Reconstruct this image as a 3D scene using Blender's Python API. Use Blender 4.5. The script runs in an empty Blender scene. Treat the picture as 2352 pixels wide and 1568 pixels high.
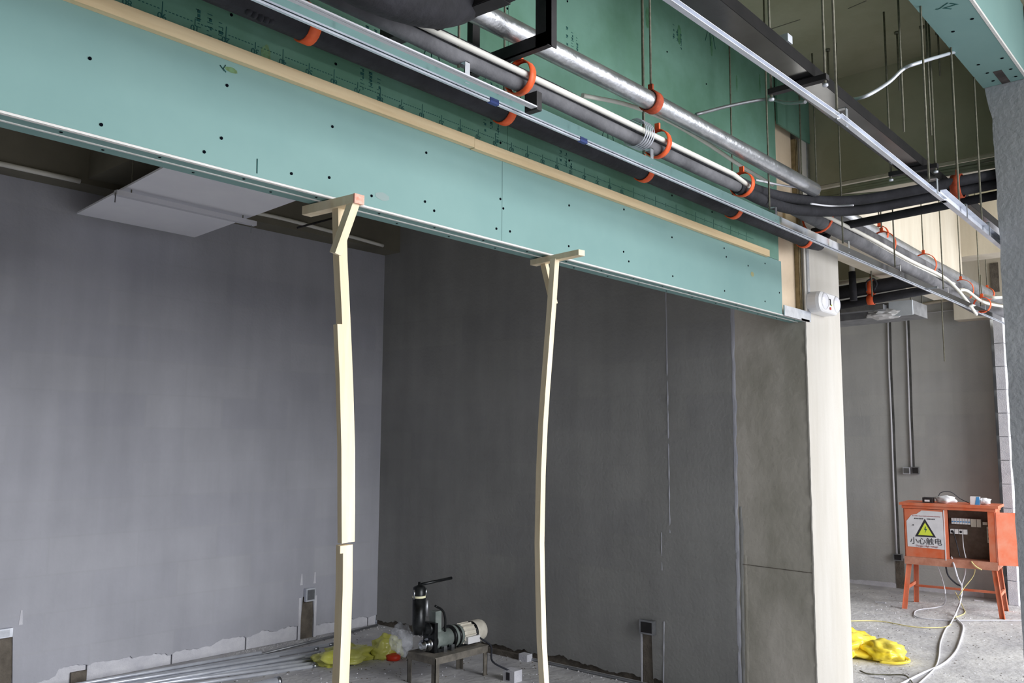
import bpy, bmesh, math, random
from mathutils import Vector, Matrix, Quaternion, noise
random.seed(7)
sc = bpy.context.scene
col = sc.collection
PI = math.pi

# ------------------------------------------------------------------ camera, world, lights, exposure
cam = bpy.data.cameras.new('camera')
cam.lens_unit = 'MILLIMETERS'; cam.sensor_fit = 'HORIZONTAL'; cam.sensor_width = 36.0
cam.lens = 36.0 * 2016.2 / 2352.0
cam.clip_start = 0.05
camo = bpy.data.objects.new('camera', cam); col.objects.link(camo)
yaw, pitch, roll = 0.7199993, 0.1133927, -0.00583311
fwd = Vector((math.cos(yaw) * math.cos(pitch), math.sin(yaw) * math.cos(pitch), math.sin(pitch)))
rgt = Vector((math.sin(yaw), -math.cos(yaw), 0)); dwn = fwd.cross(rgt)
r2 = rgt * math.cos(roll) + dwn * math.sin(roll); d2 = dwn * math.cos(roll) - rgt * math.sin(roll)
camo.matrix_world = Matrix(((r2.x, -d2.x, -fwd.x, 0), (r2.y, -d2.y, -fwd.y, 0), (r2.z, -d2.z, -fwd.z, 1.6), (0, 0, 0, 1)))
sc.camera = camo

w = bpy.data.worlds.new('world'); sc.world = w; w.use_nodes = True
w.node_tree.nodes['Background'].inputs[0].default_value = (0.72, 0.80, 0.95, 1)
w.node_tree.nodes['Background'].inputs[1].default_value = 0.9

def area(name, loc, direction, sx, sy, power, color):
    l = bpy.data.lights.new(name, 'AREA'); l.shape = 'RECTANGLE'; l.size = sx; l.size_y = sy
    l.energy = power; l.color = color
    o = bpy.data.objects.new(name, l); col.objects.link(o); o.location = loc
    o.rotation_euler = Vector(direction).to_track_quat('-Z', 'Y').to_euler(); return o
area('atrium_daylight', (9.3, -8.5, 4.6), (-0.1, 1, -0.2), 17, 7.6, 3700, (0.98, 0.985, 1.0))

sc.view_settings.view_transform = 'Standard'; sc.view_settings.look = 'None'
sc.view_settings.gamma = 1.0; sc.view_settings.use_curve_mapping = False
sc.view_settings.exposure = 0.0

# ------------------------------------------------------------------ materials
MC = {}
def srgb(r, g, b):
    f = lambda c: (c / 255) / 12.92 if c / 255 <= 0.04045 else ((c / 255 + 0.055) / 1.055) ** 2.4
    return (f(r), f(g), f(b), 1)
def mat(name, c1, c2=None, rough=0.8, metal=0.0, scale=4.0, stretch=(1, 1, 1), bump=0.0, bscale=60, detail=6, trans=0.0, alpha=1.0, ior=1.45, sub=None, contrast=(0.35, 0.65)):
    if name in MC: return MC[name]
    m = bpy.data.materials.new(name); m.use_nodes = True; nt = m.node_tree; N = nt.nodes; L = nt.links
    b = N['Principled BSDF']; b.inputs['Roughness'].default_value = rough; b.inputs['Metallic'].default_value = metal
    b.inputs['IOR'].default_value = ior
    if trans: b.inputs['Transmission Weight'].default_value = trans
    if alpha < 1: b.inputs['Alpha'].default_value = alpha
    c1 = srgb(*c1)
    if c2 is None: b.inputs['Base Color'].default_value = c1
    else:
        c2 = srgb(*c2)
        g = N.new('ShaderNodeNewGeometry'); mp = N.new('ShaderNodeMapping'); mp.inputs['Scale'].default_value = stretch
        L.new(g.outputs['Position'], mp.inputs['Vector'])
        t = N.new('ShaderNodeTexNoise'); t.inputs['Scale'].default_value = scale; t.inputs['Detail'].default_value = detail
        t.inputs['Roughness'].default_value = 0.6
        L.new(mp.outputs[0], t.inputs['Vector'])
        r = N.new('ShaderNodeValToRGB'); r.color_ramp.elements[0].color = c1; r.color_ramp.elements[1].color = c2
        r.color_ramp.elements[0].position = contrast[0]; r.color_ramp.elements[1].position = contrast[1]
        L.new(t.outputs['Fac'], r.inputs['Fac']); L.new(r.outputs['Color'], b.inputs['Base Color'])
    if bump:
        g = N.new('ShaderNodeNewGeometry'); t = N.new('ShaderNodeTexNoise'); t.inputs['Scale'].default_value = bscale; t.inputs['Detail'].default_value = 5
        L.new(g.outputs['Position'], t.inputs['Vector'])
        bp = N.new('ShaderNodeBump'); bp.inputs['Strength'].default_value = bump; bp.inputs['Distance'].default_value = 0.01
        L.new(t.outputs['Fac'], bp.inputs['Height']); L.new(bp.outputs['Normal'], b.inputs['Normal'])
    MC[name] = m; return m

def block_plaster(name, ca, cb, axis, blockw=0.6, blockh=0.24, amount=0.045):
    """grey render whose colour shows the block courses under it as faint lines, plus soft stains"""
    m = mat(name, ca, cb, rough=0.88, scale=1.3, bump=0.25, bscale=45)
    nt = m.node_tree; N = nt.nodes; L = nt.links; b = N['Principled BSDF']
    g = N.new('ShaderNodeNewGeometry'); sp = N.new('ShaderNodeSeparateXYZ'); cb_ = N.new('ShaderNodeCombineXYZ')
    L.new(g.outputs['Position'], sp.inputs[0]); L.new(sp.outputs[axis], cb_.inputs[0]); L.new(sp.outputs[2], cb_.inputs[1])
    br = N.new('ShaderNodeTexBrick'); br.inputs['Scale'].default_value = 1.0
    br.inputs['Brick Width'].default_value = blockw; br.inputs['Row Height'].default_value = blockh
    br.inputs['Mortar Size'].default_value = 0.012; br.inputs['Mortar Smooth'].default_value = 1.0
    br.inputs['Color1'].default_value = (1, 1, 1, 1); br.inputs['Color2'].default_value = (0.93, 0.93, 0.95, 1); br.inputs['Mortar'].default_value = (1 - amount, 1 - amount, 1 - amount, 1)
    L.new(cb_.outputs[0], br.inputs['Vector'])
    src = [l for l in L if l.to_socket == b.inputs['Base Color']][0].from_socket
    mx = N.new('ShaderNodeMixRGB'); mx.blend_type = 'MULTIPLY'; mx.inputs[0].default_value = 1
    L.new(src, mx.inputs[1]); L.new(br.outputs['Color'], mx.inputs[2])
    # vertical trowel streaks
    mp = N.new('ShaderNodeMapping'); mp.inputs['Scale'].default_value = (3, 3, 0.35); L.new(g.outputs['Position'], mp.inputs[0])
    t = N.new('ShaderNodeTexNoise'); t.inputs['Scale'].default_value = 2.5; t.inputs['Detail'].default_value = 5; L.new(mp.outputs[0], t.inputs[0])
    r = N.new('ShaderNodeValToRGB'); r.color_ramp.elements[0].color = (0.90, 0.90, 0.90, 1); r.color_ramp.elements[0].position = .3; r.color_ramp.elements[1].position = .7
    L.new(t.outputs['Fac'], r.inputs[0])
    m2 = N.new('ShaderNodeMixRGB'); m2.blend_type = 'MULTIPLY'; m2.inputs[0].default_value = 1
    L.new(mx.outputs[0], m2.inputs[1]); L.new(r.outputs[0], m2.inputs[2]); L.new(m2.outputs[0], b.inputs['Base Color'])
    return m

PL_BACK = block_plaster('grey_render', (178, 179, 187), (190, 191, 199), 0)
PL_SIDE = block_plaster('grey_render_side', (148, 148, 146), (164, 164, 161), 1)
PL_FAR = block_plaster('grey_render_far', (184, 185, 183), (198, 198, 195), 1)
PL_PIER = mat('pier_render', (158, 160, 164), (172, 174, 178), rough=.9, scale=3, bump=.5, bscale=38)
CONC = mat('raw_concrete', (160, 156, 130), (178, 174, 150), rough=.9, scale=2.2, bump=.2, bscale=25)
CONC_L = mat('pale_concrete', (202, 192, 174), (222, 214, 198), rough=.88, scale=1.6, stretch=(2, 2, .4), bump=.15, bscale=30)
CONC_C = mat('column_concrete', (168, 164, 152), (208, 202, 192), rough=.9, scale=2.6, stretch=(1, 1, .45), bump=.4, bscale=24)
COL_W = mat('column_putty', (197, 192, 183), (208, 204, 197), rough=.85, scale=3, stretch=(2, 2, .3), bump=.1)
AAC = mat('aerated_block', (206, 206, 214), (224, 224, 230), rough=.95, scale=9, bump=.4, bscale=120)
MORTAR = mat('mortar', (92, 86, 78), (120, 112, 102), rough=.95, scale=12, bump=.6)
GROUT = mat('grout', (150, 148, 150), rough=.95)
FLOOR = mat('dusty_concrete_floor', (176, 175, 179), (214, 213, 213), rough=.92, scale=2.6, bump=.7, bscale=22, detail=10)
GREEN = mat('green_board', (119, 154, 151), (128, 162, 158), rough=.72, scale=1.5)
GREEN_U = mat('green_board_upper_shade', (88, 130, 108), (112, 154, 138), rough=.75, scale=2.2)  # upper boards: greener tone, with shade under the slab put into the colour
CONC_D = mat('dark_concrete', (112, 108, 96), (128, 124, 110), rough=.9, scale=2)
PAPER = mat('beige_board_paper', (222, 200, 172), (232, 212, 186), rough=.85, scale=5)
GEDGE = mat('board_core', (214, 212, 208), (226, 225, 222), rough=.9, scale=30)
PINE = mat('pine', (222, 204, 170), (238, 224, 196), rough=.7, scale=3, stretch=(6, 6, .6), bump=.1)
PINE_X = mat('pine_lengthwise', (214, 188, 146), (232, 210, 170), rough=.7, scale=3, stretch=(.6, 8, 9), bump=.1)
REDEND = mat('red_painted_end', (232, 150, 128), (240, 200, 184), rough=.8, scale=60)
ZINC = mat('galvanised_steel', (178, 182, 190), (206, 210, 216), rough=.32, metal=1, scale=14)
ZINC_D = mat('dull_galvanised_steel', (150, 152, 156), (176, 178, 182), rough=.5, metal=.9, scale=10)
ZINC_B = mat('bright_conduit', (206, 210, 220), (230, 234, 242), rough=.42, metal=.45, scale=8)
FOIL = mat('silver_foil_wrap', (186, 188, 192), (226, 228, 232), rough=.34, metal=.9, scale=18, stretch=(.3, 1, 1), bump=.35, bscale=30)
BLACK = mat('black_foam', (34, 34, 38), (50, 50, 56), rough=.85, scale=9, bump=.3, bscale=50)
GREYFOAM = mat('dusty_foam', (88, 88, 92), (120, 120, 124), rough=.9, scale=7, bump=.4, bscale=30)
BLKSTEEL = mat('black_steel', (30, 28, 30), (46, 44, 46), rough=.6, scale=10)
RUSTROD = mat('threaded_rod', (104, 102, 86), (128, 126, 112), rough=.6, metal=.3, scale=60)
WHITEPVC = mat('white_pvc', (226, 224, 214), (236, 234, 226), rough=.45, scale=5)
ORANGE = mat('orange_clamp', (232, 84, 36), (244, 108, 56), rough=.5, scale=20)
OR_RUST = mat('rusty_orange_clamp', (150, 62, 36), (206, 92, 58), rough=.75, scale=24)
CABO = mat('orange_cabinet_paint', (208, 98, 58), (206, 128, 100), rough=.55, scale=7, detail=8)
CABI = mat('brown_inner_panel', (92, 76, 66), (108, 92, 82), rough=.8, scale=20)
SIGNW = mat('sign_white', (208, 206, 210), (222, 220, 224), rough=.6, scale=9)
INK = mat('dark_ink', (48, 46, 52), rough=.8)
REDINK = mat('red_ink', (150, 84, 86), rough=.8)
SIGNY = mat('sign_yellow', (214, 226, 74), rough=.6)
GINK = mat('green_ink', (30, 84, 80), rough=.8)
SCREW = mat('screw_head', (8, 12, 20), rough=1.0)
SCREW.node_tree.nodes['Principled BSDF'].inputs['Specular IOR Level'].default_value = 0.05
WHITE = mat('white_plastic', (232, 232, 234), rough=.35)
CREAM = mat('cream_paint', (206, 200, 186), (222, 217, 204), rough=.6, scale=30)
LENS = mat('lamp_lens', (236, 236, 244), rough=.15)
GREASE = mat('greasy_black_steel', (26, 27, 28), (50, 52, 54), rough=.3, metal=.5, scale=20)
MGREEN = mat('machine_grey_green', (112, 122, 118), (136, 144, 140), rough=.45, scale=14)
STEEL = mat('bright_steel', (170, 174, 180), (200, 204, 208), rough=.25, metal=1, scale=20)
STOOLM = mat('stool_steel', (92, 88, 82), (132, 126, 116), rough=.7, scale=12)
CABLEB = mat('dark_cable', (52, 54, 62), rough=.6)
CABLEG = mat('grey_cable', (206, 206, 212), rough=.55)
CABLEY = mat('yellow_cable', (226, 214, 150), rough=.55)
BLUE = mat('blue_print', (72, 150, 214), rough=.5)
REDP = mat('red_plastic', (214, 60, 34), rough=.45)
CARDB = mat('card_white', (226, 226, 230), (236, 236, 240), rough=.7, scale=10)
def plastic(name, c, cc, alpha):
    m = mat(name, c, cc, rough=.22, scale=6, alpha=alpha); m.node_tree.nodes['Principled BSDF'].inputs['Subsurface Weight'].default_value = 0.0
    return m
YBAG = plastic('yellow_film', (244, 216, 40), (250, 232, 110), .93)
YBAG2 = plastic('pale_yellow_film', (196, 196, 70), (222, 222, 130), .92)
CLEARBAG = mat('clear_film', (214, 218, 226), rough=.1, alpha=.26)

# ------------------------------------------------------------------ helpers
class MB:
    def __init__(s): s.v = []; s.f = []; s.m = []; s.sm = []
    def add(s, vs, fs, mi=0, smooth=False):
        o = len(s.v); s.v += [tuple(v) for v in vs]
        for f in fs: s.f.append([o + i for i in f]); s.m.append(mi); s.sm.append(smooth)
        return s
    def box(s, a, b, mi=0):
        x0, y0, z0 = [min(a[i], b[i]) for i in range(3)]; x1, y1, z1 = [max(a[i], b[i]) for i in range(3)]
        return s.add([(x0, y0, z0), (x1, y0, z0), (x1, y1, z0), (x0, y1, z0), (x0, y0, z1), (x1, y0, z1), (x1, y1, z1), (x0, y1, z1)],
                     [(0, 3, 2, 1), (4, 5, 6, 7), (0, 1, 5, 4), (1, 2, 6, 5), (2, 3, 7, 6), (3, 0, 4, 7)], mi)
    def bar(s, p, q, w, h, up=(0, 0, 1), mi=0):
        p = Vector(p); q = Vector(q); d = (q - p).normalized(); u = Vector(up); sd = d.cross(u)
        if sd.length < 1e-4: sd = d.cross(Vector((1, 0, 0)))
        sd.normalize(); u = sd.cross(d).normalized(); vs = []
        for c in (p, q):
            for i, j in ((-1, -1), (1, -1), (1, 1), (-1, 1)): vs.append(c + sd * (i * w / 2) + u * (j * h / 2))
        return s.add(vs, [(0, 1, 2, 3), (7, 6, 5, 4), (0, 4, 5, 1), (1, 5, 6, 2), (2, 6, 7, 3), (3, 7, 4, 0)], mi)
    def sweep(s, pts, prof, up=(0, 0, 1), mi=0, smooth=True, cap=True, closed=True):
        """prof: list of (side, up) offsets swept along pts"""
        pts = [Vector(p) for p in pts]; n = len(prof); vs = []; u = Vector(up)
        for i, p in enumerate(pts):
            d = (pts[min(i + 1, len(pts) - 1)] - pts[max(i - 1, 0)]).normalized()
            sd = d.cross(u)
            if sd.length < 1e-3: sd = d.cross(Vector((0.3, 1, 0)))
            sd.normalize(); uu = sd.cross(d).normalized()
            for a, b in prof: vs.append(p + sd * a + uu * b)
            u = uu if abs(d.z) > .9 else Vector(up)
        fs = []
        for i in range(len(pts) - 1):
            for j in range(n if closed else n - 1):
                k = (j + 1) % n; fs.append((i * n + j, i * n + k, (i + 1) * n + k, (i + 1) * n + j))
        s.add(vs, fs, mi, smooth)
        if cap and closed:
            o = len(s.v) - len(vs)
            s.f.append([o + j for j in range(n)][::-1]); s.m.append(mi); s.sm.append(False)
            s.f.append([o + (len(pts) - 1) * n + j for j in range(n)]); s.m.append(mi); s.sm.append(False)
        return s
    def tube(s, pts, r, n=12, up=(0, 0, 1), mi=0, wob=0):
        return s.sweep(pts, [(math.cos(2 * PI * k / n) * r, math.sin(2 * PI * k / n) * r) for k in range(n)], up, mi)
    def lathe(s, o, axis, prof, n=20, mi=0, smooth=True):
        """prof: list of (distance along axis, radius)"""
        o = Vector(o); ax = Vector(axis).normalized(); a = ax.orthogonal().normalized(); b = ax.cross(a); vs = []
        for t, r in prof:
            for k in range(n): vs.append(o + ax * t + (a * math.cos(2 * PI * k / n) + b * math.sin(2 * PI * k / n)) * max(r, 1e-5))
        fs = [(i * n + k, i * n + (k + 1) % n, (i + 1) * n + (k + 1) % n, (i + 1) * n + k) for i in range(len(prof) - 1) for k in range(n)]
        return s.add(vs, fs, mi, smooth)
    def poly(s, pts, depth, mi=0):
        """flat outline given an extrusion vector"""
        n = len(pts); P = [Vector(p) for p in pts]; d = Vector(depth)
        return s.add(P + [p + d for p in P], [tuple(range(n))[::-1], tuple(range(n, 2 * n))] + [(i, (i + 1) % n, (i + 1) % n + n, i + n) for i in range(n)], mi)
    def build(s, name, mats, parent=None, autos=True):
        me = bpy.data.meshes.new(name); me.from_pydata(s.v, [], s.f)
        mats = mats if isinstance(mats, (list, tuple)) else [mats]
        for m in mats: me.materials.append(m)
        me.polygons.foreach_set('material_index', s.m); me.polygons.foreach_set('use_smooth', s.sm)
        bm = bmesh.new(); bm.from_mesh(me); bmesh.ops.recalc_face_normals(bm, faces=bm.faces); bm.to_mesh(me); bm.free()
        me.update()
        o = bpy.data.objects.new(name, me); col.objects.link(o)
        if parent is not None: o.parent = parent; o.matrix_parent_inverse = PINV.get(parent.name, Matrix())
        return o
PINV = {}
def tag(o, label=None, cat=None, group=None, kind=None):
    for k, v in (('label', label), ('category', cat), ('group', group), ('kind', kind)):
        if v: o[k] = v
    return o
def thing(name, loc, label, cat, group=None):
    o = bpy.data.objects.new(name, None); col.objects.link(o); o.location = loc; o.empty_display_size = .1
    PINV[o.name] = Matrix.Translation(Vector(loc)).inverted()
    return tag(o, label, cat, group)
def struct(mb, name, m, parent=None):
    o = mb.build(name, m, parent)
    if parent is None: o['kind'] = 'structure'
    return o
def crv(pts, k=6):
    P = [Vector(p) for p in pts]; P = [P[0] * 2 - P[1]] + P + [P[-1] * 2 - P[-2]]; out = []
    for i in range(1, len(P) - 2):
        for j in range(k):
            t = j / k; a, b, c, d = P[i - 1:i + 3]
            out.append(.5 * ((2 * b) + (c - a) * t + (2 * a - 5 * b + 4 * c - d) * t * t + (3 * b - a - 3 * c + d) * t ** 3))
    out.append(P[-2]); return out
def lerp(a, b, t): return tuple(a[i] + (b[i] - a[i]) * t for i in range(3))
def text_part(body, size, mw, m, name, parent, extrude=.0004, align='CENTER'):
    cu = bpy.data.curves.new('t', 'FONT'); cu.body = body; cu.size = size; cu.extrude = extrude; cu.align_x = align; cu.align_y = 'CENTER'
    to = bpy.data.objects.new('t', cu); col.objects.link(to)
    dg = bpy.context.evaluated_depsgraph_get(); me = bpy.data.meshes.new_from_object(to.evaluated_get(dg))
    bpy.data.objects.remove(to); me.transform(mw); me.materials.clear(); me.materials.append(m)
    o = bpy.data.objects.new(name, me); col.objects.link(o)
    if parent is not None: o.parent = parent; o.matrix_parent_inverse = PINV.get(parent.name, Matrix())
    return o
def frame_m(o, xdir, ydir):
    x = Vector(xdir).normalized(); y = Vector(ydir).normalized(); z = x.cross(y)
    return Matrix(((x.x, y.x, z.x, o[0]), (x.y, y.y, z.y, o[1]), (x.z, y.z, z.z, o[2]), (0, 0, 0, 1)))
def rn(a, b): return random.uniform(a, b)

# ------------------------------------------------------------------ structure
CE = 3.87
struct(MB().box((-8, -12, -.12), (18, 7, 0)), 'floor', FLOOR)
struct(MB().box((-6, -1.8, CE), (14, 7, CE + .15)), 'ceiling', CONC)
XW, YB, YF = 5.187, 6.12, 2.16
ceil_ = bpy.data.objects['ceiling']
for a, b_ in (((4.408, 1.98, 3.869), (4.407, 1.811, 3.869)), ((4.454, 1.571, 3.869), (4.433, 1.469, 3.869)), ((4.371, 2.144, 3.869), (4.414, 1.996, 3.869))): struct(MB().bar(a, b_, .006, .002), 'form_line', CONC_D, ceil_)
# bay back wall: block core, grey render with a ragged lower edge
wb = struct(MB().box((-1.6, YB, .24), (10.6, YB + .2, CE)), 'wall_back', MORTAR)
x = -1.5; k = 0
blk = None
while x < XW - .05:
    x1 = min(x + .597, XW - .002)
    o = struct(MB().box((x, YB, .002), (x1 - .008, YB + .2, .24)), 'block', AAC, wb); x += .6
def ragged(x, seed, lo, hi):
    return lo + (hi - lo) * (.5 + .5 * noise.noise((x * 2.1, seed, 0))) + .022 * noise.noise((x * 9, seed, 3)) + .012 * noise.noise((x * 40, seed, 5))
m = MB(); n = 340; xs = [-1.5 + (XW + 1.5) * i / n for i in range(n + 1)]
def low(x):
    if 4.385 < x < 4.515: return .335
    if x < 2.235 and x > 2.0: return .40
    return max(.012, ragged(x, 1.3, .05, .15) + (.03 if 2.3 < x < 3.0 else 0) - (.05 if 2.1 < x < 2.5 else 0))
vs = []
for X in xs:
    z = low(X); vs += [(X, YB - .014, z), (X, YB - .014, CE), (X, YB - .0005, z)]
m.add(vs, [(3 * i, 3 * i + 3, 3 * i + 4, 3 * i + 1) for i in range(n)] + [(3 * i, 3 * i + 2, 3 * i + 5, 3 * i + 3) for i in range(n)])
struct(m, 'render_coat', PL_BACK, wb)
struct(MB().box((4.39, YB - .004, 0), (4.51, YB, .34)), 'cable_chase', MORTAR, wb)
struct(MB().box((2.0, YB - .004, 0), (2.232, YB, .41)), 'cable_chase', MORTAR, wb)
struct(MB().box((2.59, YB - .02, 0), (2.69, YB, .075)), 'brick_offcut', MORTAR, wb)
for X in (4.372, 4.524): struct(MB().box((X - .012, YB - .017, .0), (X + .012, YB - .0135, .33)), 'putty_smear', AAC, wb)
for X in (4.38, 4.51, 2.26): struct(MB().poly([(X - .012, YB - .0145, .43), (X + .012, YB - .0145, .43), (X + .006, YB - .0145, .52), (X - .004, YB - .0145, .52)], (0, -.002, 0)), 'putty_smear', AAC, wb)

# bay right wall with column at its front end
wr = struct(MB().box((XW + .014, 2.72, .0), (XW + .22, YB, CE)), 'wall_right', MORTAR)
m = MB(); n = 300; ys = [2.655 + (YB - 2.655) * i / n for i in range(n + 1)]
def low2(y):
    if 3.285 < y < 3.36: return .40
    return max(.01, ragged(y, 7.7, .015, .07))
vs = []
for Y in ys:
    z = low2(Y); vs += [(XW - .003, Y, z), (XW - .003, Y, CE), (XW + .0135, Y, z)]
m.add(vs, [(3 * i, 3 * i + 1, 3 * i + 4, 3 * i + 3) for i in range(n)] + [(3 * i, 3 * i + 3, 3 * i + 5, 3 * i + 2) for i in range(n)])
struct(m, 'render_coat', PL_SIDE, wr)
# ragged render seam between wall and column, and trowel ridges
def ridge(y0, y1, z0, z1, w, h, seed, mt, name='render_seam'):
    m = MB(); n = int((z1 - z0) / .02); vs = []
    for i in range(n + 1):
        z = z0 + (z1 - z0) * i / n; y = y0 + (y1 - y0) * i / n
        a = w * (1 + .6 * noise.noise((seed, z * 6, 0))); b = w * (1 + .9 * noise.noise((seed + 5, z * 9, 0))) ; hh = h * (1 + .8 * noise.noise((seed, z * 14, 9)))
        vs += [(XW - .0005, y + a, z), (XW - hh, y + a * .3, z), (XW - hh * .8, y - b * .4, z), (XW - .0005, y - b, z)]
    m.add(vs, [(4 * i + j, 4 * i + 4 + j, 4 * i + 5 + j, 4 * i + 1 + j) for i in range(n) for j in range(3)], 0, False)
    struct(m, name, mt, wr)
ridge(2.655, 2.648, .0, 2.5, .016, .0045, 3.1, PL_BACK)
ridge(2.628, 2.618, .0, 1.2, .012, .003, 9.1, PL_SIDE)
ridge(2.60, 2.595, .1, .9, .012, .0022, 2.1, CONC_C)
ridge(3.20, 3.19, .02, .42, .006, .006, 5.1, PL_BACK, 'render_ridge')
ridge(3.20, 3.20, .75, 1.0, .005, .005, 5.9, PL_BACK, 'render_ridge')
ridge(3.135, 3.14, 1.0, 2.66, .008, .005, 6.1, PL_BACK, 'render_ridge')
ridge(3.20, 3.21, 1.0, 2.64, .007, .002, 6.6, PL_BACK, 'render_ridge')
struct(MB().box((XW + .004, 3.285, 0), (XW + .0139, 3.36, .41)), 'cable_chase', MORTAR, wr)
struct(MB().box((XW - .004, 3.362, .0), (XW, 3.374, .40)), 'putty_smear', AAC, wr)
# column
cm = MB(); cm.box((XW, YF, 0), (5.735, 2.70, CE))
cc = struct(MB().box((XW, YF + .004, 0), (5.735, 2.70, CE)), 'wall_column', CONC_C)
m = MB(); n = 200; vs = []
for i in range(n + 1):
    z = CE * i / n; j = .006 * noise.noise((z * 14, 2, 2)) + .003 * noise.noise((z * 60, 1, 0))
    vs += [(XW - .004 + j, YF - .004, z), (5.738, YF - .004, z), (XW - .004 + j, YF + .004, z)]
m.add(vs, [(3 * i, 3 * i + 1, 3 * i + 4, 3 * i + 3) for i in range(n)] + [(3 * i, 3 * i + 3, 3 * i + 5, 3 * i + 2) for i in range(n)])
struct(m, 'putty_face', COL_W, cc)
for z, d in ((.835, .004), (1.02, .0)):
    if d: struct(MB().bar((XW - .0005, 2.17, z), (XW - .0005, 2.63, z + .01), .003, .004), 'form_line', MORTAR, cc)
# far room
struct(MB().box((10.4, 2.3, 0), (10.6, 6.2, CE)), 'wall_far', PL_FAR)
wp = struct(MB().box((10.14, 2.135, .0), (10.4, 2.21, 2.92)), 'wall_stub', GROUT)
z = 0.0; k = 0
while z < 2.9:
    h = min(.237, 2.9 - z); struct(MB().box((10.10 + rn(-.002, .002), 2.118, z + .002), (10.139, 2.205, z + h - .001)), 'block', AAC, wp)
    struct(MB().box((10.14, 2.121, z + .002), (11.3, 2.134, z + h - .001)), 'block', AAC, wp); z += .24
struct(MB().box((5.735, YF, 2.955), (8.83, 2.42, CE)), 'beam_corridor', CONC_L)
struct(MB().box((8.83, -1.5, 3.34), (9.1, 2.42, CE)), 'beam_cross', CONC_L)
struct(MB().box((8.83, 2.42, 3.25), (9.1, YB, CE)), 'beam_room', CONC)
struct(MB().box((5.31, -1.5, 3.21), (5.72, 2.158, CE)), 'beam_near', [CONC])
struct(MB().box((5.32, -1.5, 3.19), (5.72, 2.15, 3.209)), 'beam_soffit_lit', [CONC_L])  # thin slab whose paler colour stands for the beam's lit underside
wl = struct(MB().box((10.2, -1.5, 2.93), (10.4, 2.6, CE)), 'wall_lintel', CONC_L)
struct(MB().box((10.185, 2.145, 3.19), (10.2, 2.225, 3.50)), 'slot', MORTAR, wl)
struct(MB().box((-6, -1.8, 0), (-1.2, -1.6, CE)), 'wall_light_blocker', PL_SIDE)  # unseen wall added to keep light off the bulkhead's left end
struct(MB().box((-8, -12.2, 0), (18, -12, 3.2)), 'wall_horizon_blocker', PL_SIDE)  # unseen wall added to cut low sky light into the bay
struct(MB().box((-1.2, -1.8, 3.05), (1.9, -1.6, CE)), 'beam_light_blocker', CONC)  # unseen header added to shade the left and upper green boards
# pier at the right
pr = MB(); n = 60; vs = []; px_ = 5.0
for i in range(n + 1):
    z = 3.472 * i / n; j = .007 * noise.noise((z * 7, 4, 4)) + .004 * noise.noise((z * 40, 8, 4)) + (.028 * max(0, 1 - (3.472 - z) / .16) ** .5)
    ye = 1.040 + j
    vs += [(px_, .25, z), (px_, ye, z), (5.5, ye, z), (5.5, .25, z)]
pr.add(vs, [(4 * i + a, 4 * i + (a + 1) % 4, 4 * i + 4 + (a + 1) % 4, 4 * i + 4 + a) for i in range(n) for a in range(4)] + [(0, 3, 2, 1), (4 * n, 4 * n + 1, 4 * n + 2, 4 * n + 3)])
wpier = struct(pr, 'wall_pier', PL_PIER)
struct(MB().box((5.02, .25, 3.478), (5.3, .86, CE)), 'wall_above_pier', PL_PIER)
# bay ceiling beams
struct(MB().box((-1.5, 5.9, 3.29), (XW, YB - .015, CE)), 'beam_bay_back', CONC_D)
struct(MB().box((2.42, 2.3, 3.33), (3.05, 5.9, CE)), 'beam_bay_cross', CONC_D)
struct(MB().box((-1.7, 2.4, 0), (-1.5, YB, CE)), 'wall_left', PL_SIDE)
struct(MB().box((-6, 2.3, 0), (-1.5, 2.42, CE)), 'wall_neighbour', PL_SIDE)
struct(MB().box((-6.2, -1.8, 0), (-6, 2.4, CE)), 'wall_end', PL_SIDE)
struct(MB().box((14, -1.8, 0), (14.2, 7, CE)), 'wall_corridor_end', PL_FAR)

# ------------------------------------------------------------------ gypsum bulkhead over the bay opening
ZB = 2.34; ZJ = 2.662
bh = thing('gypsum_bulkhead', (2.5, 2.2, ZB), 'long green gypsum board bulkhead above the dark bay, open at its column end', 'bulkhead')
J = (2.401, 2.16, 2.604)[0]
boards = []
def board(x0, x1, z0, z1, y=YF, g=None):
    o = MB().box((x0 + .001, y, z0 + .001), (x1 - .001, y + .012, z1 - .001)).build('gypsum_board', [g or GREEN], bh); boards.append((o, x0, x1, z0, z1)); return o
for a, b_ in ((J - 7.2, J - 4.8), (J - 4.8, J - 2.4), (J - 2.4, J), (J, 4.86)): board(a, b_, ZB + .006, ZJ)
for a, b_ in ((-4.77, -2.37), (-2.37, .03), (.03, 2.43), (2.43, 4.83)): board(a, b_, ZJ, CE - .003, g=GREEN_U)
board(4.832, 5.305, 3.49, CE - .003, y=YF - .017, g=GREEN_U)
MB().box((-4.7, YF + .002, ZB), (5.184, 2.262, ZB + .012)).box((5.1, YF - .012, ZB), (5.22, YF - .0045, ZB + .010)).build('soffit_board', [GREEN], bh)
MB().box((-4.7, YF - .002, ZB - .001), (5.184, YF + .0, ZB + .006)).box((-4.7, YF - .002, ZB - .0015), (5.184, YF + .006, ZB - .0)).build('corner_bead', [GEDGE], bh)
MB().box((-4.7, 2.205, ZB - .0025), (5.184, 2.212, ZB)).build('soffit_seam', [GEDGE], bh)
MB().box((-4.7, 2.25, ZB + .013), (5.184, 2.262, CE - .003)).build('rear_board', [PAPER], bh)
MB().box((4.86, YF + .004, ZB + .013), (5.184, 2.20, ZB + .018)).box((4.862, YF - .012, ZB), (5.243, YF - .0045, ZB + .062)).box((4.86, 2.243, ZB + .018), (5.184, 2.249, ZB + .062)).build('floor_track', [ZINC], bh)
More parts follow.
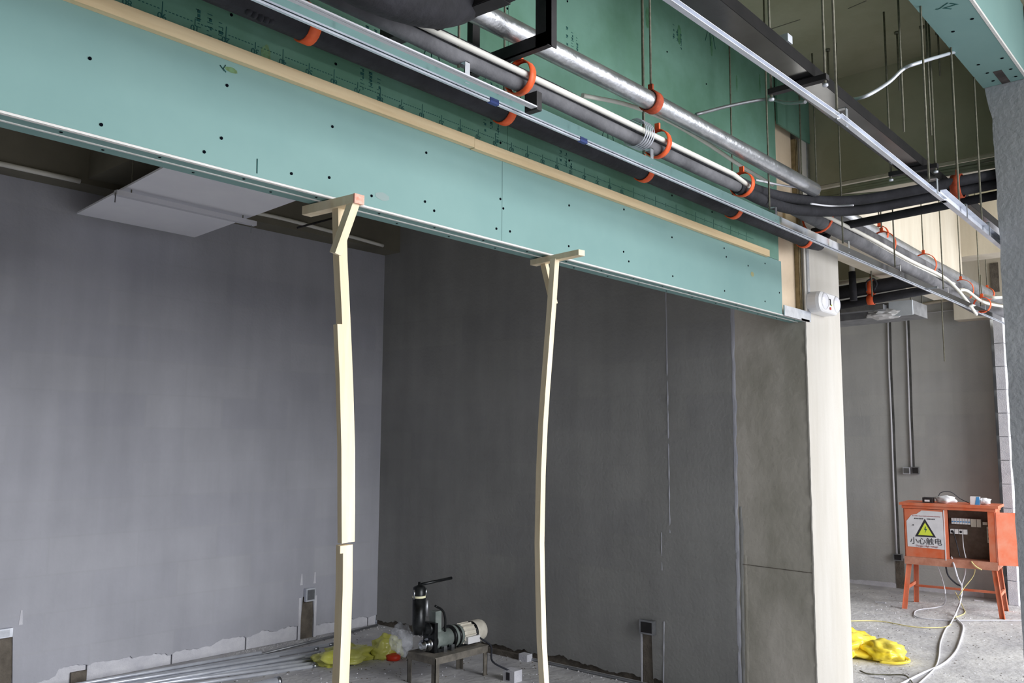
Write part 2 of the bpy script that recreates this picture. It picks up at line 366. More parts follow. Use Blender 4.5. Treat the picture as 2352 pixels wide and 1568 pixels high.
def stud(x0, z0, z1, mt, w_=.045, yb=2.245, ya=YF + .014):
    MB().box((x0, ya, z0), (x0 + .002, yb, z1)).box((x0, ya, z0), (x0 + w_, ya + .002, z1)).box((x0, yb - .002, z0), (x0 + w_, yb, z1)).build('steel_stud', [mt], bh)
MB().box((4.6, 2.204, ZB + .02), (5.15, 2.214, CE - .01)).build('inner_board', [PAPER], bh)
for x0 in (5.152, 5.17): stud(x0, ZB + .02, 3.49, mat('aged_stud', (128, 112, 80), (160, 142, 104), rough=.6, scale=20), .012, 2.24)
MB().box((5.212, YF - .012, ZB + .062), (5.243, YF - .0045, 2.93)).build('end_stud', ZINC, bh)
MB().box((5.27, YF - .012, 3.0), (5.30, YF - .0045, 3.49)).build('end_stud', ZINC, bh)
for i in range(1, 9): stud(4.9 - i * .6, ZB + .02, CE - .01, ZINC_D, .045, 2.2)
MB().box((5.0, 2.186, 2.94), (5.15, 2.203, 2.99)).build('cross_noggin', [PINE_X], bh)
# screws
scr = bpy.data.meshes.new('screw'); bm = bmesh.new(); bmesh.ops.create_cone(bm, cap_ends=True, segments=10, radius1=.0046, radius2=.0046, depth=.002, matrix=Matrix.Rotation(PI / 2, 4, 'X')); bm.to_mesh(scr); bm.free(); scr.materials.append(SCREW)
def screw(q, par=None):
    for o, x0, x1, z0, z1 in boards:
        if x0 <= q[0] <= x1 and z0 <= q[2] <= z1:
            s_ = bpy.data.objects.new('screw', scr); col.objects.link(s_); s_.parent = o; s_.location = Vector((q[0], YF - .001, q[2])) - Vector(bh.location) * 0
            s_.matrix_parent_inverse = Matrix(); return
for q in ((0.872, 2.16, 2.535), (0.909, 2.16, 2.376), (1.236, 2.16, 2.43), (1.187, 2.16, 2.378), (1.246, 2.16, 2.585), (1.61, 2.16, 2.568), (1.467, 2.16, 2.384), (1.604, 2.16, 2.404), (1.772, 2.16, 2.383), (2.008, 2.16, 2.587), (2.006, 2.16, 2.414), (2.05, 2.16, 2.391), (2.391, 2.16, 2.506), (2.408, 2.16, 2.473), (2.37, 2.16, 2.388), (2.447, 2.16, 2.392), (2.815, 2.16, 2.57), (2.812, 2.16, 2.398), (2.883, 2.16, 2.383), (3.218, 2.16, 2.636), (3.628, 2.16, 2.583), (3.63, 2.16, 2.393), (4.156, 2.16, 2.62), (4.178, 2.16, 2.577), (4.151, 2.16, 2.391), (4.43, 2.16, 2.569), (4.837, 2.16, 2.679), (4.823, 2.16, 2.47), (4.63, 2.16, 2.395), (3.212, 2.16, 2.442), (3.253, 2.16, 2.405), (4.643, 2.16, 2.615),
          (1.25, 2.16, 2.794), (1.616, 2.16, 2.773), (2.012, 2.16, 2.809), (2.389, 2.16, 2.724), (2.816, 2.16, 2.761), (4.032, 2.16, 2.79), (3.634, 2.16, 2.791), (2.391, 2.16, 2.695), (3.999, 2.16, 3.472), (3.609, 2.16, 3.512), (3.223, 2.16, 2.921), (2.805, 2.16, 3.454), (2.423, 2.16, 3.272)): screw(q)
# soffit screws
for i in range(44):
    X = -.3 + i * .125
    MB().lathe((X, 2.183 if i % 2 else 2.238, ZB - .0008), (0, 0, -1), [(0, 0), (0, .004), (.001, .004), (.001, 0)], 8).build('screw', SCREW, bh)
# printed ruler line on the upper boards
prt = MB(); zl = (1.611, 2.16, 2.732)[2]; x0 = (1.049, 2.16, 2.718)[0]; x1_ = (1.611, 2.16, 2.732)[0]; st = (x1_ - x0) / 6.0
X = x0 - 3 * st; i = -3
while X < 4.5:
    h = .022 if i % 2 == 0 else .010
    prt.box((X - .0012, YF - .0008, zl - h), (X + .0012, YF, zl + h))
    for j in range(1, 9):
        if j % 9: prt.box((X + st * j / 9 - .0028, YF - .0008, zl - .0012), (X + st * j / 9 + .0028, YF, zl + .0012))
    X += st; i += 1
prt.build('printed_ruler', GINK, bh)['kind'] = 'stuff'
labs = ['70', '80', '90', '10', '20', '30', '40', '50', '60']
for i in range(-3, 24):
    text_part(labs[(i + 2) % 9], .026, frame_m((x0 + i * st, YF - .0006, ZJ + .052), (-1, 0, 0), (0, 0, -1)), GINK, 'printed_number', bh)
def stamp(q, s_=1.0, seed=0):
    m = MB(); r = random.Random(seed)
    for c in range(3):
        for k in range(7):
            X = q[0] + c * .035 * s_; Z = q[2] - c * .012 - k * .012 * s_
            if r.random() < .7: m.box((X, YF - .0008, Z), (X + r.uniform(.006, .018) * s_, YF, Z - .002))
            if r.random() < .6: m.box((X + r.uniform(0, .012), YF - .0008, Z), (X + .014, YF, Z - .009 * s_))
    m.build('printed_stamp', GINK, bh)['kind'] = 'stuff'
for i, q in enumerate(((1.143, 2.16, 2.783), (1.714, 2.16, 2.805), (2.295, 2.16, 2.826), (2.751, 2.16, 2.826), (2.796, 2.16, 3.34), (3.667, 2.16, 3.678), (2.291, 2.16, 2.98), (1.73, 2.16, 2.956), (4.311, 2.16, 3.071))): stamp(q, 1, i)
def scribble(pts, par=bh, mt=GINK, r=.0016, y=YF - .001):
    MB().tube([(p_[0], y, p_[2]) for p_ in pts], r, 5).build('marker_stroke', mt, par)
for q in ((2.023, 2.16, 2.947), (2.464, 2.16, 2.941), (4.047, 2.16, 3.761), (3.094, 2.16, 2.957), (3.71, 2.16, 3.027)):
    X, Z = q[0], q[2]
    scribble([(X - .05, 0, Z - .05), (X - .02, 0, Z + .02)]); scribble([(X, 0, Z + .03), (X + .005, 0, Z - .06)]); scribble([(X + .03, 0, Z + .02), (X + .06, 0, Z - .06)]); scribble([(X - .02, 0, Z + .02), (X + .01, 0, Z + .035), (X + .03, 0, Z + .02)])
scribble([(1.222, 2.16, 2.636), (1.236, 2.16, 2.624)]); scribble([(1.239, 2.16, 2.642), (1.232, 2.16, 2.629), (1.241, 2.16, 2.622)])
scribble([(1.352, 2.16, 2.357), (1.351, 2.16, 2.4)])
def stain(q, rx, rz, c):
    MB().add([(q[0] + rx * (1 + .3 * noise.noise((k, 1, q[0]))) * math.cos(k * PI / 8), YF - .0006, q[2] + rz * (1 + .3 * noise.noise((k, 2, q[0]))) * math.sin(k * PI / 8)) for k in range(16)], [tuple(range(16))]).build('glue_stain', c, bh)
ST = mat('glue_stain', (98, 118, 74), (110, 150, 110), rough=.8, scale=60); ST2 = mat('pale_stain', (140, 158, 156), rough=.8); ST3 = mat('tan_stain', (150, 150, 110), rough=.8)
stain((1.366, 2.16, 2.718), .016, .03, ST); stain((1.257, 2.16, 2.634), .02, .008, ST); stain((1.817, 2.16, 2.391), .03, .013, ST2); stain((4.48, 2.16, 2.53), .018, .014, ST3)

GST = mat('green_smear', (62, 108, 74), (88, 136, 104), rough=.8, scale=30)
for q_, rx, rz in (((4.064, 2.16, 3.706), .012, .06), ((3.729, 2.16, 3.644), .02, .05), ((3.434, 2.16, 3.623), .02, .05), ((4.347, 2.16, 3.591), .008, .05), ((4.639, 2.16, 3.685), .008, .06)): stain(q_, rx, rz, GST)
# wooden battens screwed across the joint
def batten(a, b, dz, lab):
    MB().box((a, YF - .022, ZJ + dz - .004), (b, YF - .0005, ZJ + dz + .034)).build('wooden_batten', PINE_X).__setitem__('label', lab)
XJ = (2.225, 2.16, 2.677)[0]
batten(-2.0, XJ, 0, 'pale wooden batten on the green bulkhead running out of frame')
batten(XJ + .001, 4.662, -.003, 'pale wooden batten on the green bulkhead ending near the column')
for o in col.objects:
    if o.name.startswith('wooden_batten'): o['category'] = 'batten'

# ------------------------------------------------------------------ T props
def prop(top_pts, bar_a, bar_b, brace, pieces, label):
    t = thing('timber_prop', (bar_a[0], YF, 0), label, 'prop', 'timber T props under the green bulkhead')
    MB().bar(bar_a, bar_b, .044, .034).build('crossbar', PINE, t)
    return t
S = .036
def post(t, pts, w_=.040, d_=.036, name='post', ):
    MB().sweep(pts, [(-w_ / 2, -d_ / 2), (w_ / 2, -d_ / 2), (w_ / 2, d_ / 2), (-w_ / 2, d_ / 2)], up=(0, 1, 0), smooth=False).build(name, PINE, t)
t1 = thing('timber_prop', (1.70, 2.13, 0), 'pine T prop in front of the steel conduits, spliced from three pieces', 'prop')
MB().bar((1.618, 2.291, 2.322), (1.633, 2.054, 2.322), .036, .028).build('crossbar', PINE, t1)
MB().bar((1.633, 2.054, 2.322), (1.633, 2.046, 2.322), .037, .029).build('painted_end', REDEND, t1)
post(t1, [(1.638, 2.15, 2.313), (1.648, 2.15, 2.148), (1.661, 2.15, 2.014), (1.673, 2.15, 1.88), (1.684, 2.15, 1.747), (1.696, 2.15, 1.574), (1.702, 2.15, 1.392), (1.704, 2.15, 1.297)], .032, .030)
post(t1, [(1.62, 2.115, 1.946), (1.634, 2.115, 1.788), (1.648, 2.115, 1.575), (1.655, 2.115, 1.397), (1.659, 2.115, 1.3)], .022, .020, 'splice_piece')
post(t1, [(1.693, 2.15, 1.289), (1.696, 2.15, 1.162), (1.695, 2.15, 1.036), (1.692, 2.15, 0.889), (1.69, 2.15, 0.727), (1.685, 2.15, 0.547), (1.684, 2.15, 0.496)], .036, .034)
MB().bar((1.63, 2.07, 2.313), (1.599, 2.11, 2.157), .028, .026, (1, 0, 0)).build('brace', PINE, t1)
MB().box(Vector((1.66, 2.12, 1.28)) - Vector((.012, .008, .01)), Vector((1.66, 2.12, 1.28)) + Vector((.012, .008, .012))).build('splice_block', PINE, t1)
t2 = thing('timber_prop', (2.66, 2.12, 0), 'slender bowed pine T prop in front of the dark side wall', 'prop')
MB().bar((2.699, 2.254, 2.322), (2.665, 1.984, 2.322), .034, .022).build('crossbar', PINE, t2)
post(t2, [(2.67, 2.12, 2.314), (2.651, 2.12, 2.131), (2.629, 2.12, 1.941), (2.611, 2.12, 1.791), (2.598, 2.12, 1.663), (2.586, 2.12, 1.481), (2.579, 2.12, 1.224), (2.585, 2.12, 1.04), (2.593, 2.12, 0.865), (2.608, 2.12, 0.716), (2.619, 2.12, 0.572), (2.629, 2.12, 0.455)], .027, .025)
MB().bar((2.703, 2.2, 2.312), (2.689, 2.14, 2.141), .024, .022, (1, 0, 0)).build('brace', PINE, t2)

# ------------------------------------------------------------------ bay ceiling board, its channel, wall conduits
bd = thing('ceiling_board', (2.8, 5.3, 3.1), 'loose grey board hung under the dark bay ceiling', 'board')
bq = [(2.399, 5.996, 3.1), (3.266, 6.023, 3.1), (3.154, 4.535, 3.1), (2.278, 4.542, 3.1)]
e = [lerp(bq[1], bq[2], 1.0), lerp(bq[0], bq[3], 1.0)]
MB().poly([bq[0], bq[1], bq[2], bq[3]], (0, 0, .012)).build('panel', mat('grey_board', (240, 240, 246), (246, 246, 250), rough=.8, scale=3), bd)
ca = (2.272, 5.143, 3.06); cb = (3.238, 5.17, 3.06)
MB().bar(ca, cb, .04, .03).build('carrying_channel', CABLEG, bd)
MB().bar(lerp(ca, (ca[0], ca[1], 3.0), 1), ca, .004, .004).build('hook_wire', BLKSTEEL, bd)
MB().bar((cb[0] - .03, cb[1], 2.99), (cb[0] - .03, cb[1], 3.05), .004, .004).build('hook_wire', ZINC_D, bd)
for f in (.1, .9):
    c = lerp(ca, cb, f); MB().tube([c, (c[0], c[1], CE)], .004, 6).build('hanger_rod', RUSTROD, bd)
def simple(mb, name, m, label, cat, group=None, kind=None):
    return tag(mb.build(name, m), label, cat, group, kind)
simple(MB().tube([(1.78, 5.88, 3.293), (2.361, 5.88, 3.294)], .017, 10), 'wall_conduit', WHITEPVC, 'pale conduit along the ceiling beam at the far left of the bay', 'conduit')
simple(MB().tube(crv([(3.58, 5.88, 3.346), (3.931, 5.88, 3.351), (4.312, 5.88, 3.338), (4.677, 5.88, 3.326), (4.969, 5.88, 3.312)]), .015, 10), 'wall_conduit', WHITEPVC, 'pale conduit along the ceiling beam behind the nearer prop', 'conduit')
simple(MB().tube([(3.875, 5.6, 3.222), (4.251, 5.6, 3.382)], .008, 8).tube([(4.251, 5.6, 3.382), ((4.251, 5.6, 3.382)[0], 5.6, CE)], .005, 6), 'steel_bracket_rod', BLKSTEEL, 'thin dark rod sticking out behind the head of the spliced prop', 'rod')
def jbox(a, b, label, mt, nrm):
    t = thing('junction_box', ((a[0] + b[0]) / 2, (a[1] + b[1]) / 2, a[2]), label, 'junction box'); n_ = Vector(nrm)
    A = Vector(a); B = Vector(b); MB().box(A, B + n_ * .03).build('housing', mt, t)
    c = (A + B) / 2 + n_ * .031; d = B - A; d = Vector([abs(v) * .38 for v in d]); d = Vector([0 if n_[i] else d[i] for i in range(3)])
    MB().box(c - d, c + d + n_ * .002).build('cover_plate', ZINC if mt != ZINC_D else BLKSTEEL, t); return t
jbox((4.406, 6.1, 0.297), (4.497, 6.1, 0.401), 'small metal junction box above the short chase near the bay corner', ZINC_B, (0, -1, 0))
jbox((2.046, 6.1, 0.37), (2.205, 6.1, 0.424), 'metal junction box at the left frame edge on the grey wall', ZINC_B, (0, -1, 0))
jbox((5.18, 3.363, 0.324), (5.18, 3.252, 0.414), 'recessed grey junction box above the dark chase on the side wall', ZINC_D, (-1, 0, 0))

# ------------------------------------------------------------------ ceiling services along the corridor
def cprof(w_, h_, t_=.0015):      # C profile opening towards -Y when swept along +X : side axis = -Y
    return [(0, 0), (w_, 0), (w_, t_), (t_, t_), (t_, h_ - t_), (w_, h_ - t_), (w_, h_), (0, h_)]
def rods(par, items):
    for X, Y, Z in items:
        MB().tube([(X, Y, Z), (X, Y, CE)], .0045, 6).build('hanger_rod', RUSTROD, par)
        MB().box((X - .002, Y - .03, Z - .055), (X + .018, Y - .028, Z + .012)).box((X - .002, Y - .03, Z + .01), (X + .018, Y + .006, Z + .012)).build('hanger_clip', ZINC, par)
lc = thing('ceiling_channel', (4, 1.77, 2.65), 'long galvanised ceiling channel running just in front of the green bulkhead', 'channel')
POL = mat('polished_zinc', (186, 190, 192), (206, 210, 212), rough=.10, metal=1, scale=2)
m = MB()
for k in range(26):
    xa = -.2 + .4 * k; dz = .0012 * noise.noise((k * .7, 1, 0)); dz2 = .0012 * noise.noise(((k + 1) * .7, 1, 0))
    m.add([(xa, 1.704, 2.651 + dz), (xa + .4, 1.704, 2.651 + dz2), (xa + .4, 1.786, 2.651 + dz2), (xa, 1.786, 2.651 + dz)], [(0, 1, 2, 3)])
m.box((-.2, 1.786, 2.653), (10.2, 1.788, 2.695))
m.build('channel_section', POL, lc)
MB().box((-.2, 1.778, 2.644), (10.2, 1.787, 2.6495)).build('channel_lip', ZINC_B, lc)
MB().box((-.2, 1.698, 2.645), (2.05, 1.706, 2.6495)).box((-.2, 1.709, 2.645), (2.05, 1.722, 2.6495)).build('furring_strip', CABLEG, lc)
MB().box((2.05, 1.70, 2.640), (2.075, 1.75, 2.70)).build('joint_bracket', BLKSTEEL, lc)
MB().box((6.30, 1.700, 2.646), (6.32, 1.784, 2.66)).build('splice_plate', ZINC, lc)
rods(lc, [((1.775, 1.775, 2.691)[0], 1.775, 2.705), ((2.787, 1.775, 2.662)[0], 1.775, 2.705), ((3.881, 1.775, 2.666)[0], 1.775, 2.705), ((4.81, 1.775, 2.652)[0], 1.775, 2.705), ((5.68, 1.775, 2.631)[0], 1.775, 2.705), ((6.722, 1.775, 2.623)[0], 1.775, 2.705), ((7.756, 1.775, 2.617)[0], 1.775, 2.705)])
for q in ((1.937, 1.76, 2.64), (2.402, 1.76, 2.64)):
    MB().box((q[0] - .02, 1.776, 2.6425), (q[0] + .02, 1.790, 2.652)).build('blue_tape', mat('blue_tape', (60, 78, 140), rough=.6), lc)
rc = thing('ceiling_channel', (3.4, 1.05, 2.65), 'galvanised ceiling channel crossing under the cable tray towards the grey pier', 'channel')
MB().sweep([(1.2, 1.052, 2.646), (2.751, 1.026, 2.646)], cprof(.016, .014), smooth=False).build('channel_section', ZINC_B, rc)
MB().sweep([(2.766, 1.026, 2.646), (4.052, 1.054, 2.646)], cprof(.018, .018), smooth=False).build('channel_section', ZINC_B, rc)
MB().sweep([(4.015, 1.054, 2.646), (6.2, 1.115, 2.646)], cprof(.024, .05), smooth=False).build('channel_section', ZINC_B, rc)
def zrod(q, z): return (q[0], q[1], z)
rods(rc, [zrod((2.832, 1.049, 2.69), 2.695), zrod((3.854, 1.052, 2.69), 2.695), zrod((4.367, 1.066, 2.69), 2.695), zrod((4.815, 1.075, 2.69), 2.695)])
# cable tray on struts
tr = thing('cable_tray', (3.9, 1.32, 3.0), 'dark sided metal cable tray slung below the slab, left of the pier', 'tray')
a0 = Vector((.9, 1.235, 3.0)); b0 = Vector((6.6, 1.315, 3.0))
MB().add([a0, b0, b0 + Vector((0, .115, 0)), a0 + Vector((0, .115, 0))], [(0, 1, 2, 3)]).build('tray_base', mat('tray_zinc', (150, 152, 154), (176, 178, 180), rough=.14, metal=1, scale=3), tr)
MB().bar(a0 + Vector((0, -.001, .024)), b0 + Vector((0, -.001, .024)), .002, .048).build('tray_side', mat('tray_black', (16, 15, 15), (26, 24, 24), rough=1.0, scale=10), tr)
MB().bar(a0 + Vector((0, .116, .024)), b0 + Vector((0, .116, .024)), .002, .048).build('tray_side', BLKSTEEL, tr)
for q, q2, mt in (((3.184, 1.296, 2.985), (3.213, 1.231, 2.985), BLKSTEEL), ((4.597, 1.318, 2.985), (4.63, 1.224, 2.985), BLKSTEEL)):
    m_ = (Vector(q) + Vector(q2)) / 2; m_.y = 1.33
    MB().bar(m_ + Vector((0, .12, -.0)), m_ + Vector((0, -.115, -.0)), .03, .022).build('support_strut', mt, tr)
    for s_ in (-.105, .112):
        MB().tube([m_ + Vector((0, s_, -.02)), (m_.x, m_.y + s_, CE)], .005, 6).build('hanger_rod', RUSTROD, tr)
        MB().lathe(m_ + Vector((0, s_, -.034)), (0, 0, 1), [(0, 0), (0, .011), (.009, .011), (.009, 0)], 6).build('nut', ZINC_B, tr)
m_ = Vector((2.981, 1.295, 3.06)); MB().box(m_ - Vector((.02, .03, 0)), m_ + Vector((.02, .03, .03))).build('splice_cap', ZINC_B, tr)
q = (2.593, 1.081, 3); simple(MB().box((q[0] - .02, q[1] - .03, CE - .03), (q[0] + .02, q[1] + .03, CE - .0005)), 'ceiling_anchor_plate', ZINC_B, 'small bright steel plate fixed under the concrete slab', 'plate')

# loose anchor rods from the slab
li = [((4.858, 1.839, 3.87), .32), ((4.893, 1.464, 3.87), .34), ((4.911, 1.339, 3.87), .4), ((5.045, 1.294, 3.87), .25)]
for k, (q, ln) in enumerate(li):
    t = thing('anchor_rod', (q[0], q[1], CE - ln), ['short anchor rod beside the tray strut, hanging free from the slab', 'short anchor rod hanging free above the wavy bright conduit, first of three', 'short anchor rod hanging free above the wavy bright conduit, middle of three', 'short anchor rod hanging free from the slab right beside the second green bulkhead'][k], 'rod')
    MB().tube([(q[0], q[1], CE - ln), (q[0], q[1], CE)], .005, 6).build('rod', RUSTROD, t)
    MB().lathe((q[0], q[1], CE - .012), (0, 0, 1), [(0, 0), (0, .014), (.012, .014), (.012, 0)], 8).build('anchor_nut', RUSTROD, t)
# long plain hangers, further back
for k, (q, zt) in enumerate([((4.048, 1.9, 3.726), 2.9), ((4.473, 1.9, 3.66), 3.0)]):
    simple(MB().tube([(q[0], q[1] - .7, zt + .1), (q[0], q[1] - .7, CE)], .0045, 6), 'anchor_rod', RUSTROD, ['thin threaded rod hanging over the start of the cable tray', 'thin threaded rod by the small bright plate under the slab'][k], 'rod')

def clamp(par, c, r, ax=(1, 0, 0), mt=None, w_=.02, rod=True, tt=.005, up=.0, name='clamp', zt=None):
    c = Vector(c); ax = Vector(ax).normalized(); m = MB(); n = 20; h = w_ / 2
    m.lathe(c, ax, [(-h, r), (-h, r + tt), (h, r + tt), (h, r)], n)
    sd = ax.cross(Vector((0, 0, 1)))
    m.bar(c + Vector((0, 0, r)), c + Vector((0, 0, r + .03)), .02, .01, ax)
    o = m.build(name, mt or ORANGE, par)
    if rod: MB().tube([c + Vector((0, 0, r + .02)), (c.x, c.y, zt or CE)], .0045, 6).build('hanger_rod', RUSTROD, par)
    return o
# P1 black pipe tight to the bulkhead
bp1 = thing('insulated_pipe', (3, 2.06, 2.78), 'black insulated pipe tight against the green bulkhead, behind the long channel', 'pipe')
Z1 = 2.792
MB().tube([(-.4, 2.055, Z1)] + [(x_, 2.055 + .004 * noise.noise((x_, 0, 0)), Z1 + .006 * noise.noise((x_, 3, 0))) for x_ in [i * .3 for i in range(17)]] + [(5.0, 2.055, Z1), (5.15, 2.05, Z1 + .01), (5.22, 2.04, Z1 + .08), (5.24, 2.04, Z1 + .3)], .043, 14).build('foam_sleeve', BLACK, bp1)
for q in ((1.432, 2.04, 2.771), (2.292, 2.04, 2.779), (3.22, 2.04, 2.785), (4.062, 2.04, 2.798), (4.948, 2.04, 2.796)): clamp(bp1, (q[0], 2.055, Z1), .044, w_=.036)
q = (1.265, 2.03, 2.735)
for k in range(5): MB().lathe((q[0] + .016 * (k - 2), 2.04, 2.765), (.2 * (k - 2), -.3, -1), [(0, .012), (.016, .011), (.026 - .003 * abs(k - 2), .006), (.03 - .004 * abs(k - 2), 0)], 7).build('torn_foam', BLACK, bp1)
# P2 bundle
b2 = thing('insulated_pipe_bundle', (2.4, 1.77, 2.76), 'pair of dusty dark insulated pipes with a white pipe, in orange ring clamps', 'pipe')
zb = 2.765
MB().tube([(-.4, 1.80, zb + .028)] + [(x_, 1.80, zb + .028 + .006 * noise.noise((x_ * 2, 5, 0))) for x_ in [i * .25 for i in range(14)]] + [(3.6, 1.80, zb + .028)], .020, 12).build('foam_sleeve', BLACK, b2)
MB().tube([(-.4, 1.775, zb - .022)] + [(x_, 1.775, zb - .025 + .006 * noise.noise((x_ * 2, 8, 0))) for x_ in [i * .25 for i in range(14)]] + [(3.6, 1.775, zb - .022)], .024, 12).build('foam_sleeve', GREYFOAM, b2)
MB().tube([(.9, 1.742, zb - .012), (2.4, 1.742, zb + .002), (3.45, 1.742, zb + .006), (3.62, 1.752, zb - .008)], .0105, 10).build('white_pipe', WHITEPVC, b2)
for q in ((2.055, 1.75, 2.762), (2.885, 1.75, 2.774), (3.601, 1.75, 2.773)): clamp(b2, (q[0], 1.775, zb), .053, rod=False, w_=.028, tt=.004)
for k in range(5): MB().lathe(((2.72, 1.75, 2.741)[0] + k * .014, 1.775, zb), (1, 0, 0), [(-.002, .052), (-.002, .055), (.002, .055), (.002, .052)], 18).build('wire_wrap', ZINC_B, b2)
# it swings across the corridor as three black pipes
ends = [((4.75, 0.905, 2.944), .030), ((4.85, 0.927, 2.913), .028), ((4.95, 0.948, 2.895), .024)]
br = thing('crossing_pipes', (4.6, 1.5, 2.9), 'three thick black insulated pipes curving across the corridor to the pier', 'pipe')
mid = [[(3.55, 1.80, 2.785), (3.9, 1.83, 2.81), (4.3, 1.80, 2.85), (4.62, 1.65, 2.885), (4.75, 1.4, 2.91)], [(3.55, 1.775, 2.74), (3.95, 1.81, 2.76), (4.35, 1.80, 2.80), (4.7, 1.66, 2.85), (4.85, 1.4, 2.875)]]
MB().tube(crv(mid[0][:-1] + [(4.8, 1.429, 2.931), (4.95, 1.209, 2.98), (5.08, 1.038, 3.021), (5.12, 0.915, 3.034)]), .027, 14).build('foam_sleeve', BLACK, br)
MB().tube(crv(mid[1][:-1] + [(4.88, 1.456, 2.898), (5, 1.224, 2.939), (5.1, 1.044, 2.973), (5.14, 0.922, 2.986)]), .027, 14).build('foam_sleeve', BLACK, br)
simple(MB().tube([(5.12, 2.072, 2.872), (5.12, 1.023, 2.919)], .024, 14), 'insulated_pipe', BLACK, 'straight black insulated pipe crossing above the channels from column to pier', 'pipe')
c_ = clamp(br, (4.97, 1.216, 2.959), .060, (0, 1, 0), OR_RUST, .05, rod=True)
# P3 silver duct
sd = thing('silver_pipe', (3, 1.75, 2.9), 'large silver foil wrapped pipe below the slab with a rusty clamp', 'pipe')
MB().tube(crv([(-.3, 1.75, 2.90), (1.5, 1.75, 2.888), (2.8, 1.75, 2.905), (3.6, 1.75, 2.907), (4.37, 1.75, 2.907)], 4), .036, 18).build('pipe_body', FOIL, sd)
cq = (2.8, 1.75, 2.925)
clamp(sd, (cq[0], 1.75, 2.905), .039, mt=OR_RUST, w_=.045)
MB().lathe(((3.34, 1.71, 2.895)[0], 1.72, 2.905), (0, -1, 0), [(.002, 0), (.002, .009), (.006, .009)], 10).build('drain_hole', BLKSTEEL, sd)
# greenish conduits crossing under the near beam
gc = thing('crossing_conduits', (4.7, 1.3, 3.0), 'row of dull steel conduits crossing under the concrete beam to the pier', 'conduit')
OLIVE = mat('olive_conduit', (140, 144, 122), (158, 162, 140), rough=.6, scale=8)
for a_, b_ in (((5.2, 2.044, 3.134), (5.2, 0.945, 3.141)), ((5.2, 2.044, 3.12), (5.2, 0.947, 3.117)), ((5.2, 2.045, 3.109), (5.2, 0.948, 3.098)), ((5.2, 1.873, 3.072), (5.2, 0.952, 3.018)), ((5.2, 2.045, 3.096), (5.2, 1.596, 3.053))):
    MB().tube([a_, b_], .011, 8).build('conduit', OLIVE, gc)
# flexible steel conduits
simple(MB().tube(crv([(3.505, 1.95, 3.109), (3.763, 1.9, 3.218), (3.934, 1.8, 3.275), (3.701, 1.6, 3.135), (3.556, 1.45, 3.056)]), .008, 8), 'flexible_conduit', ZINC_D, 'bent grey conduit from the silver pipe up to the cable tray', 'conduit')
simple(MB().tube(crv([(3.784, 1.35, 3.107), (3.722, 1.25, 3.082), (3.857, 1.2, 3.17), (3.911, 1.15, 3.237), (3.961, 1.1, 3.268), (4.464, 1.07, 3.486)]), .008, 8), 'flexible_conduit', ZINC_B, 'wavy bright conduit from the cable tray to the green bulkhead by the pier', 'conduit')
simple(MB().tube(crv([(2.507, 1.86, 2.868), (2.784, 1.85, 2.914), (3.076, 1.85, 2.936), (3.406, 1.85, 2.927), (3.738, 1.85, 2.903), (4.091, 1.85, 2.888)]), .009, 8), 'white_pipe', WHITEPVC, 'thin white pipe sagging below the silver pipe', 'pipe')
simple(MB().tube(crv([(3.791, 1.8, 2.835), (4.056, 1.8, 2.872), (4.2, 1.75, 2.878)]), .005, 6), 'thin_cable', CABLEG, 'thin pale cable beside the last orange ring before the black bend', 'cable')
simple(MB().tube(crv([(3.699, 1.5, 2.647), (3.94, 1.5, 2.687), (3.938, 1.4, 2.673)]), .004, 6), 'thin_cable', CABLEG, 'thin pale cable lying in the groove between the crossing black pipes', 'cable')
# far run of pipes
fr = thing('far_pipe_run', (7, 1.9, 2.87), 'grey insulated pipes running on to the far wall beyond the column', 'pipe')
def yl(pts, y): return pts
MB().tube([(4.4, 1.90, 2.86), (5.216, 1.9, 2.844), (5.782, 1.9, 2.832), (6.693, 1.9, 2.811), (7.781, 1.9, 2.761)], .042, 12).build('foam_sleeve', GREYFOAM, fr)
MB().tube([(4.6, 1.96, 2.93), (5.497, 1.96, 2.947), (6.058, 1.96, 2.941), (6.971, 1.96, 2.933), (7.847, 1.96, 2.892)], .042, 12).build('foam_sleeve', GREYFOAM, fr)
MB().tube([(7.591, 1.9, 2.765), (8.256, 1.9, 2.744), (8.57, 1.7, 2.724)], .05, 12).build('foam_sleeve', GREYFOAM, fr)
for q in ((4.853, 1.93, 2.89), (5.931, 1.93, 2.921), (6.834, 1.93, 2.921)): clamp(fr, (q[0], 1.93, q[2] - .005), .085, w_=.02)
q = (7.787, 1.93, 2.852); clamp(fr, (q[0], 1.92, q[2]), .09, w_=.02)
fs = thing('silver_pipe', (7, 2.05, 3.0), 'far silver pipe with orange clamps ending above the block pier', 'pipe')
MB().tube([(5.304, 2.06, 3.079), (6.024, 2.06, 3.053), (7.388, 2.06, 3.035), (9.346, 2.06, 3.031)], .055, 14).build('pipe_body', ZINC_D, fs)
MB().tube([(9.276, 2.06, 3.014), (9.835, 2.06, 3.041)], .035, 14).build('pipe_end', ZINC_D, fs)
for q in ((6.285, 2.06, 3.071), (9.281, 2.06, 3.036)): clamp(fs, q, .057, w_=.03)
wh = thing('white_pipe', (6.5, 1.85, 2.9), 'pair of white pipes beside the far grey pipes, parting near the pier', 'pipe')
MB().tube(crv([(4.697, 1.85, 2.865), (5.481, 1.85, 2.863), (6.238, 1.85, 2.847), (6.948, 1.85, 2.849), (7.089, 1.8, 2.787), (7.23, 1.75, 2.684), (7.503, 1.75, 2.608)]), .012, 8).build('pipe_length', WHITEPVC, wh)
MB().tube(crv([(5.387, 1.87, 2.857), (6.209, 1.87, 2.836), (6.802, 1.87, 2.843), (7.392, 1.87, 2.848)]), .010, 8).build('pipe_length', WHITEPVC, wh)
